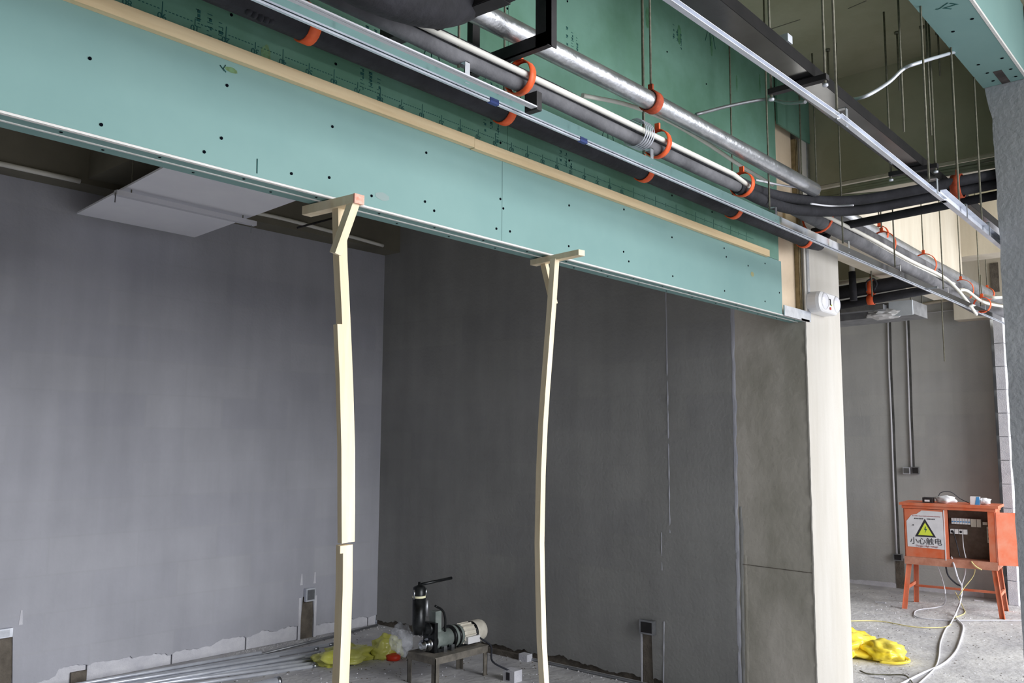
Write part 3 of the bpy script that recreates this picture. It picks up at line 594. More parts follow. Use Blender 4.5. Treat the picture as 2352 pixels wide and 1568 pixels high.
MB().tube(crv([(7.252, 1.8, 2.773), (7.478, 1.8, 2.796), (7.756, 1.75, 2.735), (8.387, 1.7, 2.763)]), .012, 8).build('pipe_length', WHITEPVC, wh)
MB().tube(crv([(8.019, 1.8, 2.832), (7.896, 1.7, 2.787), (8.195, 1.65, 2.827)]), .012, 8).build('pipe_length', WHITEPVC, wh)
q = (7.695, 1.75, 2.707); clamp(wh, (q[0], q[1], q[2]), .06, w_=.03, zt=2.95)

# near dark brackets and the big black duct overhead
bk = thing('steel_hanger_bracket', (1.95, 1.9, 2.9), 'black angle steel U bracket hanging around the silver pipe', 'bracket')
pA, pB = (1.999, 1.62, 2.819), (2.162, 1.92, 2.919)
zb_ = pA[2]
BX = pA[0]
MB().box((BX - .022, 1.60, zb_ - .02), (BX + .0, 1.645, CE)).box((BX - .022, 1.60, zb_ - .02), (BX + .026, 1.604, CE)).build('upright', BLKSTEEL, bk)
MB().box((BX - .022, 1.60, zb_ - .022), (BX + .004, 1.95, zb_ - .018)).box((BX - .022, 1.60, zb_ - .022), (BX - .018, 1.95, zb_ + .02)).build('crossbar', BLKSTEEL, bk)
MB().box((BX - .01, 1.925, zb_ - .02), (BX + .025, 1.95, CE)).build('upright', BLKSTEEL, bk)
bk2 = thing('steel_hanger_bracket', (1.5, 1.6, 2.7), 'black angle steel crossbar under the big black duct, near the top edge', 'bracket')
ga, gb = (1.609, 1.896, 2.76), (1.642, 1.472, 2.76)
MB().bar(ga, gb, .05, .004).bar(Vector(ga) + Vector((-.025, 0, .02)), Vector(gb) + Vector((-.025, 0, .02)), .004, .04).build('crossbar', BLKSTEEL, bk2)
MB().bar(Vector(ga) + Vector((0, 0, 0)), (ga[0], ga[1], CE), .04, .04, (1, 0, 0)).build('upright', BLKSTEEL, bk2)
MB().bar(Vector(gb), (gb[0], gb[1], CE), .04, .04, (1, 0, 0)).build('upright', BLKSTEEL, bk2)
bd2 = thing('insulated_duct', (1.3, 1.6, 2.85), 'very thick black foam wrapped duct at the top edge of the view', 'duct')
dq = [(1.019, 1.72, 2.733), (1.303, 1.7, 2.758), (1.57, 1.68, 2.802), (1.721, 1.66, 2.853)]
MB().tube(crv([(.0, 1.62, 2.70), (.6, 1.62, 2.71), (1.1, 1.62, 2.725), (1.4, 1.62, 2.735), (1.6, 1.62, 2.80), (1.72, 1.62, 2.95), (1.74, 1.62, 3.2), (1.74, 1.62, CE)], 5), .072, 20).build('foam_wrap', BLACK, bd2)
clamp(bd2, (1.12, 1.62, 2.725), .076, mt=ORANGE, w_=.04)

# ------------------------------------------------------------------ room beyond the column
bpipe = thing('room_pipes', (7, 3, 2.8), 'two black insulated pipes crossing the room behind the column in orange clamps', 'pipe')
for a, b_, r in (((7.2, 2.805, 2.835), (7.2, 1.917, 2.894), .055), ((7.2, 2.808, 2.729), (7.2, 1.922, 2.799), .036)):
    MB().tube([a, b_], r, 12).build('foam_sleeve', BLACK, bpipe)
    f = (2006 - 1900) / 260.0; c = lerp(a, b_, f); clamp(bpipe, c, r + .001, (0, 1, 0), w_=.05)
vp_ = bpipe if 0 else thing('drop_pipe', (7.1, 2.557, 2.857), 'short black vertical pipe with a white elbow joining the black room pipes', 'pipe')
MB().tube([(7.1, 2.556, 2.986), (7.1, 2.551, 2.749)], .028, 10).build('foam_sleeve', BLACK, vp_)
MB().tube(crv([(7.1, 2.556, 2.979), (7.1, 2.55, 3.05), (7.1, 2.513, 3.081)]), .022, 10).build('elbow', WHITEPVC, vp_)
q = (7.1, 2.513, 3.081); MB().tube([q, (q[0], q[1], CE)], .012, 8).build('riser', WHITEPVC, vp_)
simple(MB().tube(crv([(7.1, 2.447, 2.816), (7.1, 2.445, 2.887), (7.1, 2.389, 2.909), (7.1, 2.364, 2.863), (7.1, 2.386, 2.817)]), .007, 6), 'thin_cable', CABLEB, 'small dark loop of cable above the black room pipes', 'cable')
simple(MB().tube([(8.9, 3.463, 3.241), (8.9, 2.481, 3.329)], .035, 8), 'beige_conduit', CONC_L, 'beige rail crossing high in the room behind the column', 'rail')
simple(MB().tube([(8.9, 3.05, 3.025), (8.9, 2.494, 3.045)], .018, 8), 'beige_conduit', CONC_L, 'thin pale pipe between the two black room pipes', 'pipe')
fc = thing('fan_coil_unit', (8.6, 2.891, 2.844), 'galvanised fan coil unit hung under the black pipes behind the column', 'fan coil')
A1, A2, A3, A4 = (8.5, 2.729, 2.934), (8.5, 2.518, 2.929), (8.5, 2.524, 2.791), (8.5, 2.73, 2.893)
FY0, FY1 = A2[1], A1[1]
zt, zb2 = A2[2], A3[2]
MB().box((8.5, FY0, zb2), (8.52, FY1, zt)).build('end_plate', mat('grey_sheet', (196, 204, 210), (208, 214, 220), rough=.5, scale=10), fc)
MB().add([(8.52, FY0, zb2 + .01), (8.52, FY1 + .9, zb2 - .01), (8.95, FY1 + .9, zb2 - .01), (8.95, FY0, zb2 + .01), (8.52, FY0, zt), (8.52, FY1 + .9, zt - .02), (8.95, FY1 + .9, zt - .02), (8.95, FY0, zt)],
         [(0, 1, 2, 3), (7, 6, 5, 4), (0, 4, 5, 1), (1, 5, 6, 2), (2, 6, 7, 3), (3, 7, 4, 0)]).build('casing', ZINC_D, fc)
MB().box((8.40, FY1 + .02, zb2 + .06), (8.52, FY1 + .85, zt - .03)).build('blower_box', ZINC_D, fc)
for X_, Y_ in ((8.56, FY0 + .03), (8.56, FY1 + .8), (8.9, FY0 + .03), (8.9, FY1 + .8)): MB().tube([(X_, Y_, zt - .02), (X_, Y_, CE)], .005, 6).build('hanger_rod', RUSTROD, fc)
m = MB(); bm = bmesh.new(); bmesh.ops.create_icosphere(bm, subdivisions=3, radius=1)
q = (8.5, 2.777, 2.822)
for v in bm.verts:
    n_ = 1 + .35 * noise.noise(v.co * 2.5); v.co = Vector((v.co.x * .10 * n_, v.co.y * .17 * n_, v.co.z * .05 * n_)) + Vector((8.55, q[1], q[2]))
me = bpy.data.meshes.new('bag'); bm.to_mesh(me); bm.free(); me.materials.append(mat('milky_film', (214, 214, 214), rough=.3)); o = bpy.data.objects.new('wrapping_film', me); col.objects.link(o); o.parent = fc; o.matrix_parent_inverse = PINV[fc.name]
simple(MB().tube([(10.38, 3.073, 3.153), (10.38, 2.402, 3.202)], .016, 8), 'beige_conduit', CONC_L, 'pale conduit on the far wall right of the fan coil unit', 'conduit')
simple(MB().tube([(10.38, 3.077, 3.054), (10.38, 2.495, 3.068)], .006, 6), 'thin_cable', CABLEG, 'thin pale wire along the far wall below the pale conduit', 'cable')
for k, (q, zlow) in enumerate((((9, 3.361, 3.482), 2.9), ((7, 2.37, 3.032), 2.75), ((9.758, 2.6, 3.041), 2.45))):
    simple(MB().tube([(q[0], q[1], q[2] if k == 0 else zlow), (q[0], q[1], CE)], .006, 6), 'anchor_rod', RUSTROD, ['thin rod hanging in the room just right of the column', 'thin rod beside the orange clamps of the black room pipes', 'thin rod hanging low in front of the far grey wall'][k], 'rod')
# chases with conduits in the far wall
def far_conduit(pts, label):
    t = thing('chased_conduit', pts[-1], label, 'conduit')
    MB().sweep(pts, [(-.012, 0), (.026, 0), (.026, .004), (-.012, .004)], up=(-1, 0, 0), smooth=False).build('chase', mat('chase_shadow', (70, 70, 68), (90, 90, 88), rough=.95, scale=10), t)
    MB().tube([(p_[0] - .010, p_[1] + .022, p_[2]) for p_ in pts], .011, 8).build('pipe_length', CABLEG, t)
far_conduit([(10.397, 3.331, 3.048), (10.397, 3.342, 2.435), (10.397, 3.34, 1.889), (10.397, 3.345, 1.203), (10.397, 3.343, 0.361)], 'long steel conduit chased down the far grey wall behind the orange cabinet')
far_conduit([(10.397, 3.129, 3.051), (10.397, 3.133, 2.524), (10.397, 3.142, 1.886), (10.397, 3.144, 1.33)], 'shorter steel conduit chased down the far wall to twin socket boxes')
MB().box((10.395, (10.395, 3.291, 0.152)[1], .0), (10.399, (10.395, 3.385, 0.143)[1], .33)).build('cable_chase', MORTAR, bpy.data.objects['wall_far'])
jbox((10.39, 3.251, 1.264), (10.39, 3.173, 1.339), 'nearer one of the twin socket boxes in the far grey wall', ZINC_B, (-1, 0, 0))
jbox((10.39, 3.158, 1.267), (10.39, 3.081, 1.346), 'socket box below the shorter chased conduit, right one of the twin', ZINC_D, (-1, 0, 0))
jbox((10.39, 3.395, 0.304), (10.39, 3.298, 0.379), 'round fronted box where the long chased conduit ends', ZINC_D, (-1, 0, 0))
m = MB(); n = 60; vs = []
for i in range(n + 1):
    Y = 2.5 + 3.5 * i / n; h = .05 + .03 * noise.noise((Y * 3, 2, 0)) + .015 * noise.noise((Y * 20, 2, 0)); vs += [(10.397, Y, .0), (10.397, Y, h)]
m.add(vs, [(2 * i, 2 * i + 2, 2 * i + 3, 2 * i + 1) for i in range(n)]); struct(m, 'bare_block_strip', AAC, bpy.data.objects['wall_far'])

# ------------------------------------------------------------------ emergency light
el = thing('emergency_light', (5.49, 2.14, 2.5), 'white twin head emergency light mounted high on the pale column', 'emergency light')
c = Vector((5.442, 2.155, 2.496))
c = Vector((5.36, 2.15, 2.465))
def rbox(cx, cy, cz, hx, hy, hz, r, mt, name, par, n=5):
    m = MB(); pts = []
    for (sx, sz, a0) in ((1, 1, 0), (-1, 1, PI / 2), (-1, -1, PI), (1, -1, 3 * PI / 2)):
        for k in range(n + 1):
            a = a0 + PI / 2 * k / n; pts.append((cx + sx * (hx - r) + r * math.cos(a), cz + sz * (hz - r) + r * math.sin(a)))
    N_ = len(pts); vs = []
    for yy, s_ in ((cy + hy, 1), (cy - hy * .4, 1), (cy - hy * .85, .95), (cy - hy, .85)):
        vs += [(cx + (a - cx) * s_, yy, cz + (b - cz) * s_) for a, b in pts]
    fs = [(k * N_ + i, k * N_ + (i + 1) % N_, (k + 1) * N_ + (i + 1) % N_, (k + 1) * N_ + i) for k in range(3) for i in range(N_)] + [tuple(range(3 * N_, 4 * N_))]
    m.add(vs, fs, 0, False); return m.build(name, mt, par)
rbox(c.x, c.y - .035, c.z, .165, .04, .066, .06, WHITE, 'housing', el)
for s_ in (-.075, .115):
    MB().lathe((c.x + s_, c.y - .055, c.z + .005), (-.05, -1, -.05), [(0, 0), (0, .056), (.014, .057), (.022, .053), (.026, .047)], 24).build('lamp_head', WHITE, el)
    MB().lathe((c.x + s_ - .001, c.y - .0795, c.z + .004), (-.05, -1, -.05), [(0, .047), (.004, .038), (.006, .02), (.007, 0)], 24).build('lens', LENS, el)
MB().box((c.x - .016, c.y - .080, c.z + .022), (c.x + .010, c.y - .076, c.z + .026)).box((c.x + .006, c.y - .080, c.z - .012), (c.x + .010, c.y - .076, c.z + .026)).build('dark_mark', INK, el)
MB().box((c.x - .002, c.y - .080, c.z - .04), (c.x + .014, c.y - .076, c.z - .025)).build('red_logo', REDP, el)
MB().box((c.x + .020, c.y - .080, c.z - .014), (c.x + .027, c.y - .076, c.z - .006)).build('indicator', SIGNY, el)

# ------------------------------------------------------------------ second bulkhead at top right
b2h = thing('gypsum_bulkhead', (4, .97, 3.47), 'green gypsum board bulkhead at the top right ending on the grey pier', 'bulkhead')
YN, YR = .868, 1.062; z0 = 3.472
MB().box((-4.0, YN + .012, z0), (4.998, YR, z0 + .012)).build('soffit_board', [GREEN], b2h)
MB().box((-4.0, YN, z0 + .012), (4.998, YN + .012, CE - .002)).build('gypsum_board', [GREEN], b2h)
MB().box((-4.0, YN - .001, z0 - .001), (4.999, YN + .011, z0 + .0115)).build('board_edge', [GEDGE], b2h)
MB().box((-4.0, YR - .0, z0 + .0), (4.998, YR + .012, CE - .002)).build('rear_board', [GREEN], b2h)
MB().box((4.80, .945, z0 - .001), (4.997, .985, z0 + .0005)).build('open_slot', [mat('slot_dark', (86, 78, 76), (50, 46, 46), rough=.9, scale=12)], b2h)
for q in ((4.196, 1.012, 3.47), (4.121, 0.914, 3.47), (4.658, 1.017, 3.47), (4.796, 1.008, 3.47), (4.922, 1.01, 3.47), (4.652, 0.91, 3.47), (4.82, 0.907, 3.47), (4.936, 0.909, 3.47)):
    MB().lathe((q[0], q[1], z0 - .001), (0, 0, -1), [(0, 0), (0, .008), (.001, .008), (.001, 0)], 8).build('screw', SCREW, b2h)
q = (3.931, 0.962, 3.47)
text_part('JZ', .07, frame_m((q[0], q[1], z0 - .001), (.8, -.6, 0), (-.6, -.8, 0)), GINK, 'marker_note', b2h)

# ------------------------------------------------------------------ steel conduits on the bay floor
far = [(4.421, 5.739, 0.02), (4.254, 5.704, 0.02), (4.181, 5.577, 0.02), (4.136, 5.505, 0.02), (4.07, 5.421, 0.02), (3.999, 5.347, 0.02), (3.939, 5.285, 0.02)]
near = [(2.493, 6.161, 0.02), (2.591, 6.054, 0.02), (2.69, 5.946, 0.02), (2.766, 5.863, 0.02), (2.838, 5.784, 0.02), (2.937, 5.676, 0.02), (3.115, 5.482, 0.02)]
desc = ['nearest to the back wall', 'second from the back wall', 'third from the back wall', 'middle one of the floor bundle', 'third from the yellow bag side', 'second from the outer side of the floor bundle', 'outermost before the thick pipe']
for k, (a, b_) in enumerate(zip(far, near)):
    d_ = (Vector(b_) - Vector(a)); d_.normalize(); e_ = Vector(b_) + d_ * 1.3
    A = Vector((a[0], a[1], .0125)); E_ = Vector((e_.x, min(e_.y, 6.07), .0125))
    t = thing('steel_conduit', A, 'bright steel conduit on the bay floor, ' + desc[k], 'conduit')
    MB().tube([A, E_], .0125, 12).build('pipe_length', ZINC_B, t)
    MB().lathe(A, (A - E_).normalized(), [(-.03, .0127), (-.03, .0145), (.01, .0145), (.01, .0127)], 12).build('coupling', ZINC, t)
extra = [((3.857, 5.624, 0.04), (2.709, 5.813, 0.04)), ((3.992, 5.496, 0.04), (2.859, 5.649, 0.04)), ((3.838, 5.82, 0.04), (2.596, 5.936, 0.04))]
for k, (a, b_) in enumerate(extra):
    d_ = (Vector(b_) - Vector(a)); d_.normalize(); e_ = Vector(b_) + d_ * 1.0
    simple(MB().tube([Vector((a[0], a[1], .037)), (e_.x, min(e_.y, 6.07), .037)], .0115, 12), 'steel_conduit', ZINC_B, ['bright steel conduit lying loose on top of the floor bundle, middle', 'bright steel conduit lying on top of the floor bundle, reaching closest to the yellow bag', 'bright steel conduit on top of the floor bundle, closest to the back wall'][k], 'conduit')
a = Vector((3.485, 5.073, 0.04)); b_ = Vector((3.226, 5.069, 0.04)); d_ = (b_ - a).normalized()
t = thing('thick_steel_pipe', (a.x, a.y, .03), 'thicker galvanised pipe end at the bottom edge of the bay floor', 'pipe')
a.z = .03; MB().tube([a, a + Vector((d_.x, d_.y, 0)) * 1.2], .03, 16).build('pipe_length', ZINC_B, t)
MB().lathe(a, (-d_.x, -d_.y, 0), [(-.02, .0305), (-.02, .034), (.005, .034), (.005, .024)], 16).build('pipe_rim', ZINC, t)
simple(MB().tube([(XW - .05, 6.04, .012), (4.5, 5.95, .012), (3.8, 5.86, .012)], .010, 8), 'floor_conduit', ZINC_D, 'dull conduit on the floor along the foot of the back wall', 'conduit')
simple(MB().tube([(XW - .05, 5.6, .010), (XW - .06, 4.6, .010), (XW - .07, 3.2, .010), (XW - .07, 2.75, .010)], .010, 8), 'floor_conduit', ZINC_D, 'dull conduit on the floor along the foot of the side wall', 'conduit')
simple(MB().box((XW - .12, 4.28, 0), (XW - .06, 4.36, .05)), 'concrete_cube', AAC, 'small pale block by the side wall near the second prop', 'block')
simple(MB().box((XW - .10, 4.36, 0), (XW - .07, 4.75, .035)), 'floor_duct_edge', MORTAR, 'brown mortar edge in the floor by the side wall', 'edging')

# ------------------------------------------------------------------ stool and grooving machine
SX0, SX1, SY0, SY1, SH = 4.11, 4.62, 4.25, 4.53, .2
stl = thing('steel_stool', (4.36, 4.39, 0), 'low steel bench under the pipe grooving machine', 'bench')
MB().box((SX0, SY0, SH - .006), (SX1, SY1, SH)).box((SX0, SY0, SH - .045), (SX1, SY0 + .005, SH - .006)).box((SX0, SY1 - .005, SH - .045), (SX1, SY1, SH - .006)).box((SX0, SY0, SH - .045), (SX0 + .005, SY1, SH - .006)).box((SX1 - .005, SY0, SH - .045), (SX1, SY1, SH - .006)).build('bench_top', STOOLM, stl)
for X, sx in ((SX0, 1), (SX1, -1)):
    for Y, sy in ((SY0, 1), (SY1, -1)):
        MB().box((X + sx * .006, Y + sy * .006, 0), (X + sx * .042, Y + sy * .011, SH - .007)).box((X + sx * .006, Y + sy * .006, 0), (X + sx * .011, Y + sy * .042, SH - .007)).build('leg', STOOLM, stl)
mc = thing('pipe_grooving_machine', (4.3, 4.39, SH), 'pipe grooving machine with black hydraulic jack and cream motor on a low steel bench', 'machine')
YM = 4.40
def mp(px_, z): return Vector((px_, YM, z))
ZC = SH + .085
XR = (4.192, 4.4, 0.278)[0]; XM1 = (4.301, 4.4, 0.275)[0]
xj = (4.096, 4.4, 0.489)[0]; zj0 = (4.1, 4.4, 0.343)[2]; zj1 = (4.094, 4.4, 0.568)[2]; zj2 = (4.093, 4.4, 0.636)[2]
zmo = (4.503, 4.4, 0.272)[2]; x0m = (4.313, 4.4, 0.287)[0]; x1m = (4.679, 4.4, 0.26)[0]
MB().box((XR, YM - .055, SH + .002), (XR + .03, YM + .055, zj0 + .05)).build('face_plate', GREASE, mc)
MB().lathe((XR + .03, YM, zmo), (1, 0, 0), [(0, .062), (.16, .06), (.16, 0)], 24).build('gearbox', MGREEN, mc)
MB().box((XR + .03, YM - .03, zmo), (XR + .085, YM + .03, zj0 + .12)).build('frame_web', MGREEN, mc)
MB().tube(crv([(XR + .02, YM - .035, zj0 + .16), (XR + .09, YM - .035, zj0 + .12), (XR + .115, YM - .035, zj0 + .06), (XR + .115, YM - .035, zmo + .05)]), .008, 8).build('guard_arm', GREASE, mc)
for k in range(4):
    X = XR + .19 + .026 * k; MB().lathe((X, YM, zmo), (1, 0, 0), [(-.009, .04), (-.009, .078 - .003 * k), (.009, .078 - .003 * k), (.009, .04)], 24).build('flange', GREASE if k % 2 == 0 else MGREEN, mc)
XF = XR + .29
MB().lathe((XF - .02, YM, zmo), (1, 0, 0), [(0, .062), (.13, .062)], 24).build('motor_body', CREAM, mc)
for k in range(14):
    a = 2 * PI * k / 14; d_ = Vector((0, math.cos(a), math.sin(a)))
    MB().bar(Vector((XF - .01, YM, zmo)) + d_ * .066, Vector((XF + .10, YM, zmo)) + d_ * .066, .004, .014, d_).build('cooling_fin', CREAM, mc)
MB().lathe((XF + .105, YM, zmo), (1, 0, 0), [(0, .05), (0, .068), (.02, .07), (.02, .05)], 24).build('dark_band', GREASE, mc)
MB().lathe((XF + .12, YM, zmo), (1, 0, 0), [(0, .072), (.07, .076), (.095, .068), (.11, .045), (.115, 0)], 28).build('fan_cowl', CREAM, mc)
MB().box((XF + .0, YM - .085, zmo - .055), (XF + .12, YM - .045, zmo - .01)).build('terminal_box', WHITE, mc)
MB().box((XR + .03, YM - .06, SH + .002), (XR + .2, YM + .06, zmo - .05)).build('mount_block', GREASE, mc)
MB().box((XF - .06, YM - .05, SH + .002), (XF + .12, YM + .05, SH + .014)).build('motor_foot', GREASE, mc)
for X, Y in ((XR + .06, YM - .072), (XR + .13, YM - .072)): MB().box((X, Y - .012, SH + .001), (X + .03, Y + .012, SH + .04)).build('foot_lug', STEEL, mc)
# rollers
MB().lathe((XR, YM, zmo - .02), (-1, 0, 0), [(0, .042), (.012, .042), (.012, .03), (.045, .03), (.045, .037), (.06, .037), (.06, .026), (.075, .026), (.075, .012), (.07, 0)], 24).build('lower_roller', STEEL, mc)
MB().lathe((XR, YM, zj0 + .01), (-1, 0, 0), [(0, .04), (.02, .043), (.02, .034), (.05, .034), (.05, .0)], 24).build('upper_roller', GREASE, mc)
# jack
MB().lathe((xj, YM, zj0), (0, 0, 1), [(-.01, .0), (-.01, .036), (.05, .044), (zj1 - zj0, .044), (zj1 - zj0, 0)], 24).build('jack_body', GREASE, mc)
MB().lathe((xj, YM, zj1), (0, 0, 1), [(0, .0445), (.014, .0445)], 24).build('cream_collar', mat('collar_cream', (236, 232, 196), rough=.5), mc)
MB().lathe((xj, YM, zj1 + .014), (0, 0, 1), [(0, .043), (zj2 - zj1 - .014, .042), (zj2 - zj1 - .008, .03), (zj2 - zj1, .01), (zj2 - zj1 + .02, .008), (zj2 - zj1 + .02, 0)], 24).build('jack_cap', GREASE, mc)
for s_ in (-.052, .052): MB().tube([(xj + s_, YM - .01, zj0 + .22), (xj + s_, YM - .01, zj2 - .01)], .006, 8).build('return_spring', STEEL, mc)
MB().tube([(xj + .05, YM - .02, zj0 + .1), (xj + .05, YM - .02, zj1 - .02)], .014, 8).build('pump_tube', ZINC_D, mc)
MB().tube([(4.089, 4.38, 0.655), (4.377, 4.38, 0.666)], .010, 10).build('pump_handle', GREASE, mc)
wb_ = thing('cable_outlet', (4.60, 4.02, 0), 'small white outlet box on the floor at the end of the motor cable', 'outlet')
MB().box((4.58, 3.98, 0), (4.66, 4.08, .075)).build('housing', AAC, wb_); MB().box((4.576, 4.02, .01), (4.58, 4.05, .06)).build('socket_face', INK, wb_)
simple(MB().tube(crv([(XF + .12, YM - .08, zmo - .03), (XF + .15, YM - .16, zmo - .08), (4.55, 4.15, .12), (4.59, 4.03, .07)]), .0065, 8), 'motor_cable', CABLEB, 'dark cable drooping from the cream motor to the white outlet box', 'cable')

def crumple(name, c, s, seed, m_, amp=.35, freq=2.2, sub=4, flat=0.0):
    bm = bmesh.new(); bmesh.ops.create_icosphere(bm, subdivisions=sub, radius=1)
    for v in bm.verts:
        d = v.co.copy(); k = 1 + amp * noise.noise(d * freq + Vector((seed, 0, 0))) - amp * .8 * abs(noise.noise(d * freq * 1.6 + Vector((0, seed, 0)))) + amp * .25 * abs(noise.noise(d * freq * 3.5 + Vector((0, 0, seed))))
        v.co = Vector((d.x * s[0] * k, d.y * s[1] * k, max(d.z * s[2] * k, -c[2] + .001))) + Vector(c)
    me = bpy.data.meshes.new(name); bm.to_mesh(me); bm.free(); me.materials.append(m_); me.polygons.foreach_set('use_smooth', [True] * len(me.polygons))
    o = bpy.data.objects.new(name, me); col.objects.link(o); return o
q = (4.177, 5.276, 0.04); g1 = crumple('plastic_bag', (q[0], q[1], .04), (.24, .16, .075), 1.3, YBAG2); tag(g1, 'crumpled pale yellow bag at the ends of the floor conduits', 'bag')
q = (4.488, 5.165, 0.07); g2 = crumple('plastic_bag', (q[0], q[1], .05), (.13, .10, .105), 4.3, YBAG2); tag(g2, 'small crumpled yellow bag beside the low steel bench', 'bag')
q = (4.459, 5.057, 0.02); simple(MB().lathe((q[0], q[1], .0), (0, 0, 1), [(0, 0), (0, .05), (.01, .055), (.035, .055), (.04, .04), (.04, 0)], 20), 'red_cap', REDP, 'flat orange red cap on the floor by the small yellow bag', 'cap')
q = (4.107, 4.5, 0.277); g3 = crumple('clear_wrapping', (q[0] - .02, q[1] + .05, q[2]), (.075, .07, .10), 2.2, CLEARBAG, .35); tag(g3, 'crumpled clear film hanging by the machine rollers', 'wrapping')
q = (6.952, 2.52, 0.05); g4 = crumple('plastic_bag', (q[0], q[1] + .15, .06), (.30, .24, .12), 8.1, YBAG); tag(g4, 'bright yellow crumpled plastic bag on the corridor floor by the column', 'bag')
q = (6.939, 2.371, 0.05); g5 = crumple('bag_fold', (q[0], q[1], .05), (.16, .16, .09), 3.1, YBAG); g5.parent = g4
q = (6.893, 2.218, 0.02); g6 = MB().tube(crv([(6.747, 2.339, 0.02), (6.794, 2.232, 0.02), (6.878, 2.173, 0.03), (6.942, 2.233, 0.04), (6.86, 2.298, 0.05)]), .010, 8).build('bag_handle', YBAG, g4)

# ------------------------------------------------------------------ orange site power cabinet
O = Vector((9.20, 2.90, 0)); U = Vector((.105, -.994, 0)).normalized(); V = Vector((.994, .105, 0)).normalized(); Zv = Vector((0, 0, 1))
def P(u, v, z): return O + U * u + V * v + Zv * z
cbt = thing('power_cabinet', P(.4, .2, 0), 'orange site power cabinet on splayed legs with one door open', 'power cabinet')
def cbox(u0, u1, v0, v1, z0, z1, name, m_, par=cbt):
    mm = MB(); vs = [P(a, b, c) for c in (z0, z1) for a, b in ((u0, v0), (u1, v0), (u1, v1), (u0, v1))]
    mm.add(vs, [(0, 3, 2, 1), (4, 5, 6, 7), (0, 1, 5, 4), (1, 2, 6, 5), (2, 3, 7, 6), (3, 0, 4, 7)]); return mm.build(name, m_, par)
CW, D_, ZL, ZT = .80, .38, .43, 1.0
cbox(0, CW, D_ - .012, D_, ZL, ZT, 'back_panel', CABO); cbox(0, .012, .0, D_, ZL, ZT, 'side_panel', CABO); cbox(CW - .012, CW, .0, D_, ZL, ZT, 'side_panel', CABO)
cbox(-.03, CW + .035, -.035, D_ + .03, ZT + .0, ZT + .025, 'lid', CABO); cbox(-.01, CW + .01, -.015, D_, ZT - .03, ZT, 'lid_skirt', CABO)
cbox(-.005, CW + .005, -.012, D_, ZL - .0, ZL + .075, 'bottom_rail', mat('dusty_orange', (176, 116, 94), (196, 140, 118), rough=.8, scale=14))
cbox(.365, .395, -.004, .02, ZL + .07, ZT - .03, 'centre_post', CABO); cbox(CW - .06, CW - .012, -.004, .02, ZL + .07, ZT - .03, 'door_jamb', CABO)
cbox(.38, CW - .012, .16, .17, ZL + .07, ZT - .03, 'inner_panel', CABI)
dr = cbox(.012, .368, -.012, -.002, ZL + .07, ZT - .035, 'door', CABO)
# sign
SFV = -.014
sg = [(.03, .515), (.03, .60), (.025, .84), (.075, .905), (.115, .915), (.165, .95), (.355, .945), (.362, .60), (.362, .585), (.05, .60)]
MB().poly([P(a, SFV, b + .0) for a, b in [(.03, .60), (.028, .845), (.075, .905), (.125, .918), (.17, .953), (.355, .948), (.362, .59)]], V * .001).build('sign_sheet', SIGNW, dr)
MB().poly([P(a, SFV - .0006, b) for a, b in [(.10, .70), (.29, .70), (.195, .875)]], V * .0006).build('sign_triangle', INK, dr)
MB().poly([P(a, SFV - .0012, b) for a, b in [(.13, .716), (.262, .716), (.196, .838)]], V * .0006).build('sign_triangle_inner', SIGNY, dr)
MB().poly([P(a, SFV - .0018, b) for a, b in [(.196, .80), (.186, .768), (.200, .768), (.194, .738), (.212, .778), (.198, .780), (.204, .80)]], V * .0006).build('sign_bolt', GINK, dr)
fm = lambda u, z, v=SFV - .0015: frame_m(P(u, v, z), U, Zv)
text_part('\u5c0f\u5fc3\u89e6\u7535', .072, fm(.198, .655), INK, 'sign_text', dr)
text_part('Danger High voltage', .024, fm(.205, .612), REDINK, 'sign_text', dr)
m = MB(); r_ = random.Random(5)
for k in range(22):
    u_ = .085 + k * .0115; m.poly([P(u_, SFV - .001, .895 + .0), P(u_ + .007, SFV - .001, .895), P(u_ + .007, SFV - .001, .903 + r_.uniform(-.002, .002)), P(u_, SFV - .001, .903)], V * .0004)
m.build('sign_small_print', REDINK, dr)['kind'] = 'stuff'
m = MB()
for k in list(range(8)) + list(range(11, 18)):
    u_ = .10 + k * .0105; m.poly([P(u_, SFV - .001, .868), P(u_ + .007, SFV - .001, .868), P(u_ + .007, SFV - .001, .879), P(u_, SFV - .001, .879)], V * .0004)
m.build('sign_small_print', INK, dr)['kind'] = 'stuff'
MB().lathe(P(.09, SFV, .81), -V, [(0, 0), (0, .006), (.006, .005), (.006, 0)], 8).build('keyhole', INK, dr)
cbox(.362, .370, -.016, -.002, ZL + .06, ZT - .035, 'door_edge', SIGNW, dr)
# open door
hx = P(CW + .005, .0, 0); dd = (U * .80 + V * .40).normalized()
MB().poly([hx + Zv * (ZL + .05), hx + dd * .42 + Zv * (ZL + .04), hx + dd * .42 + Zv * (ZT - .04), hx + Zv * (ZT - .035)], (U * .4 - V * .8).normalized() * .012).build('open_door', CABO, cbt)
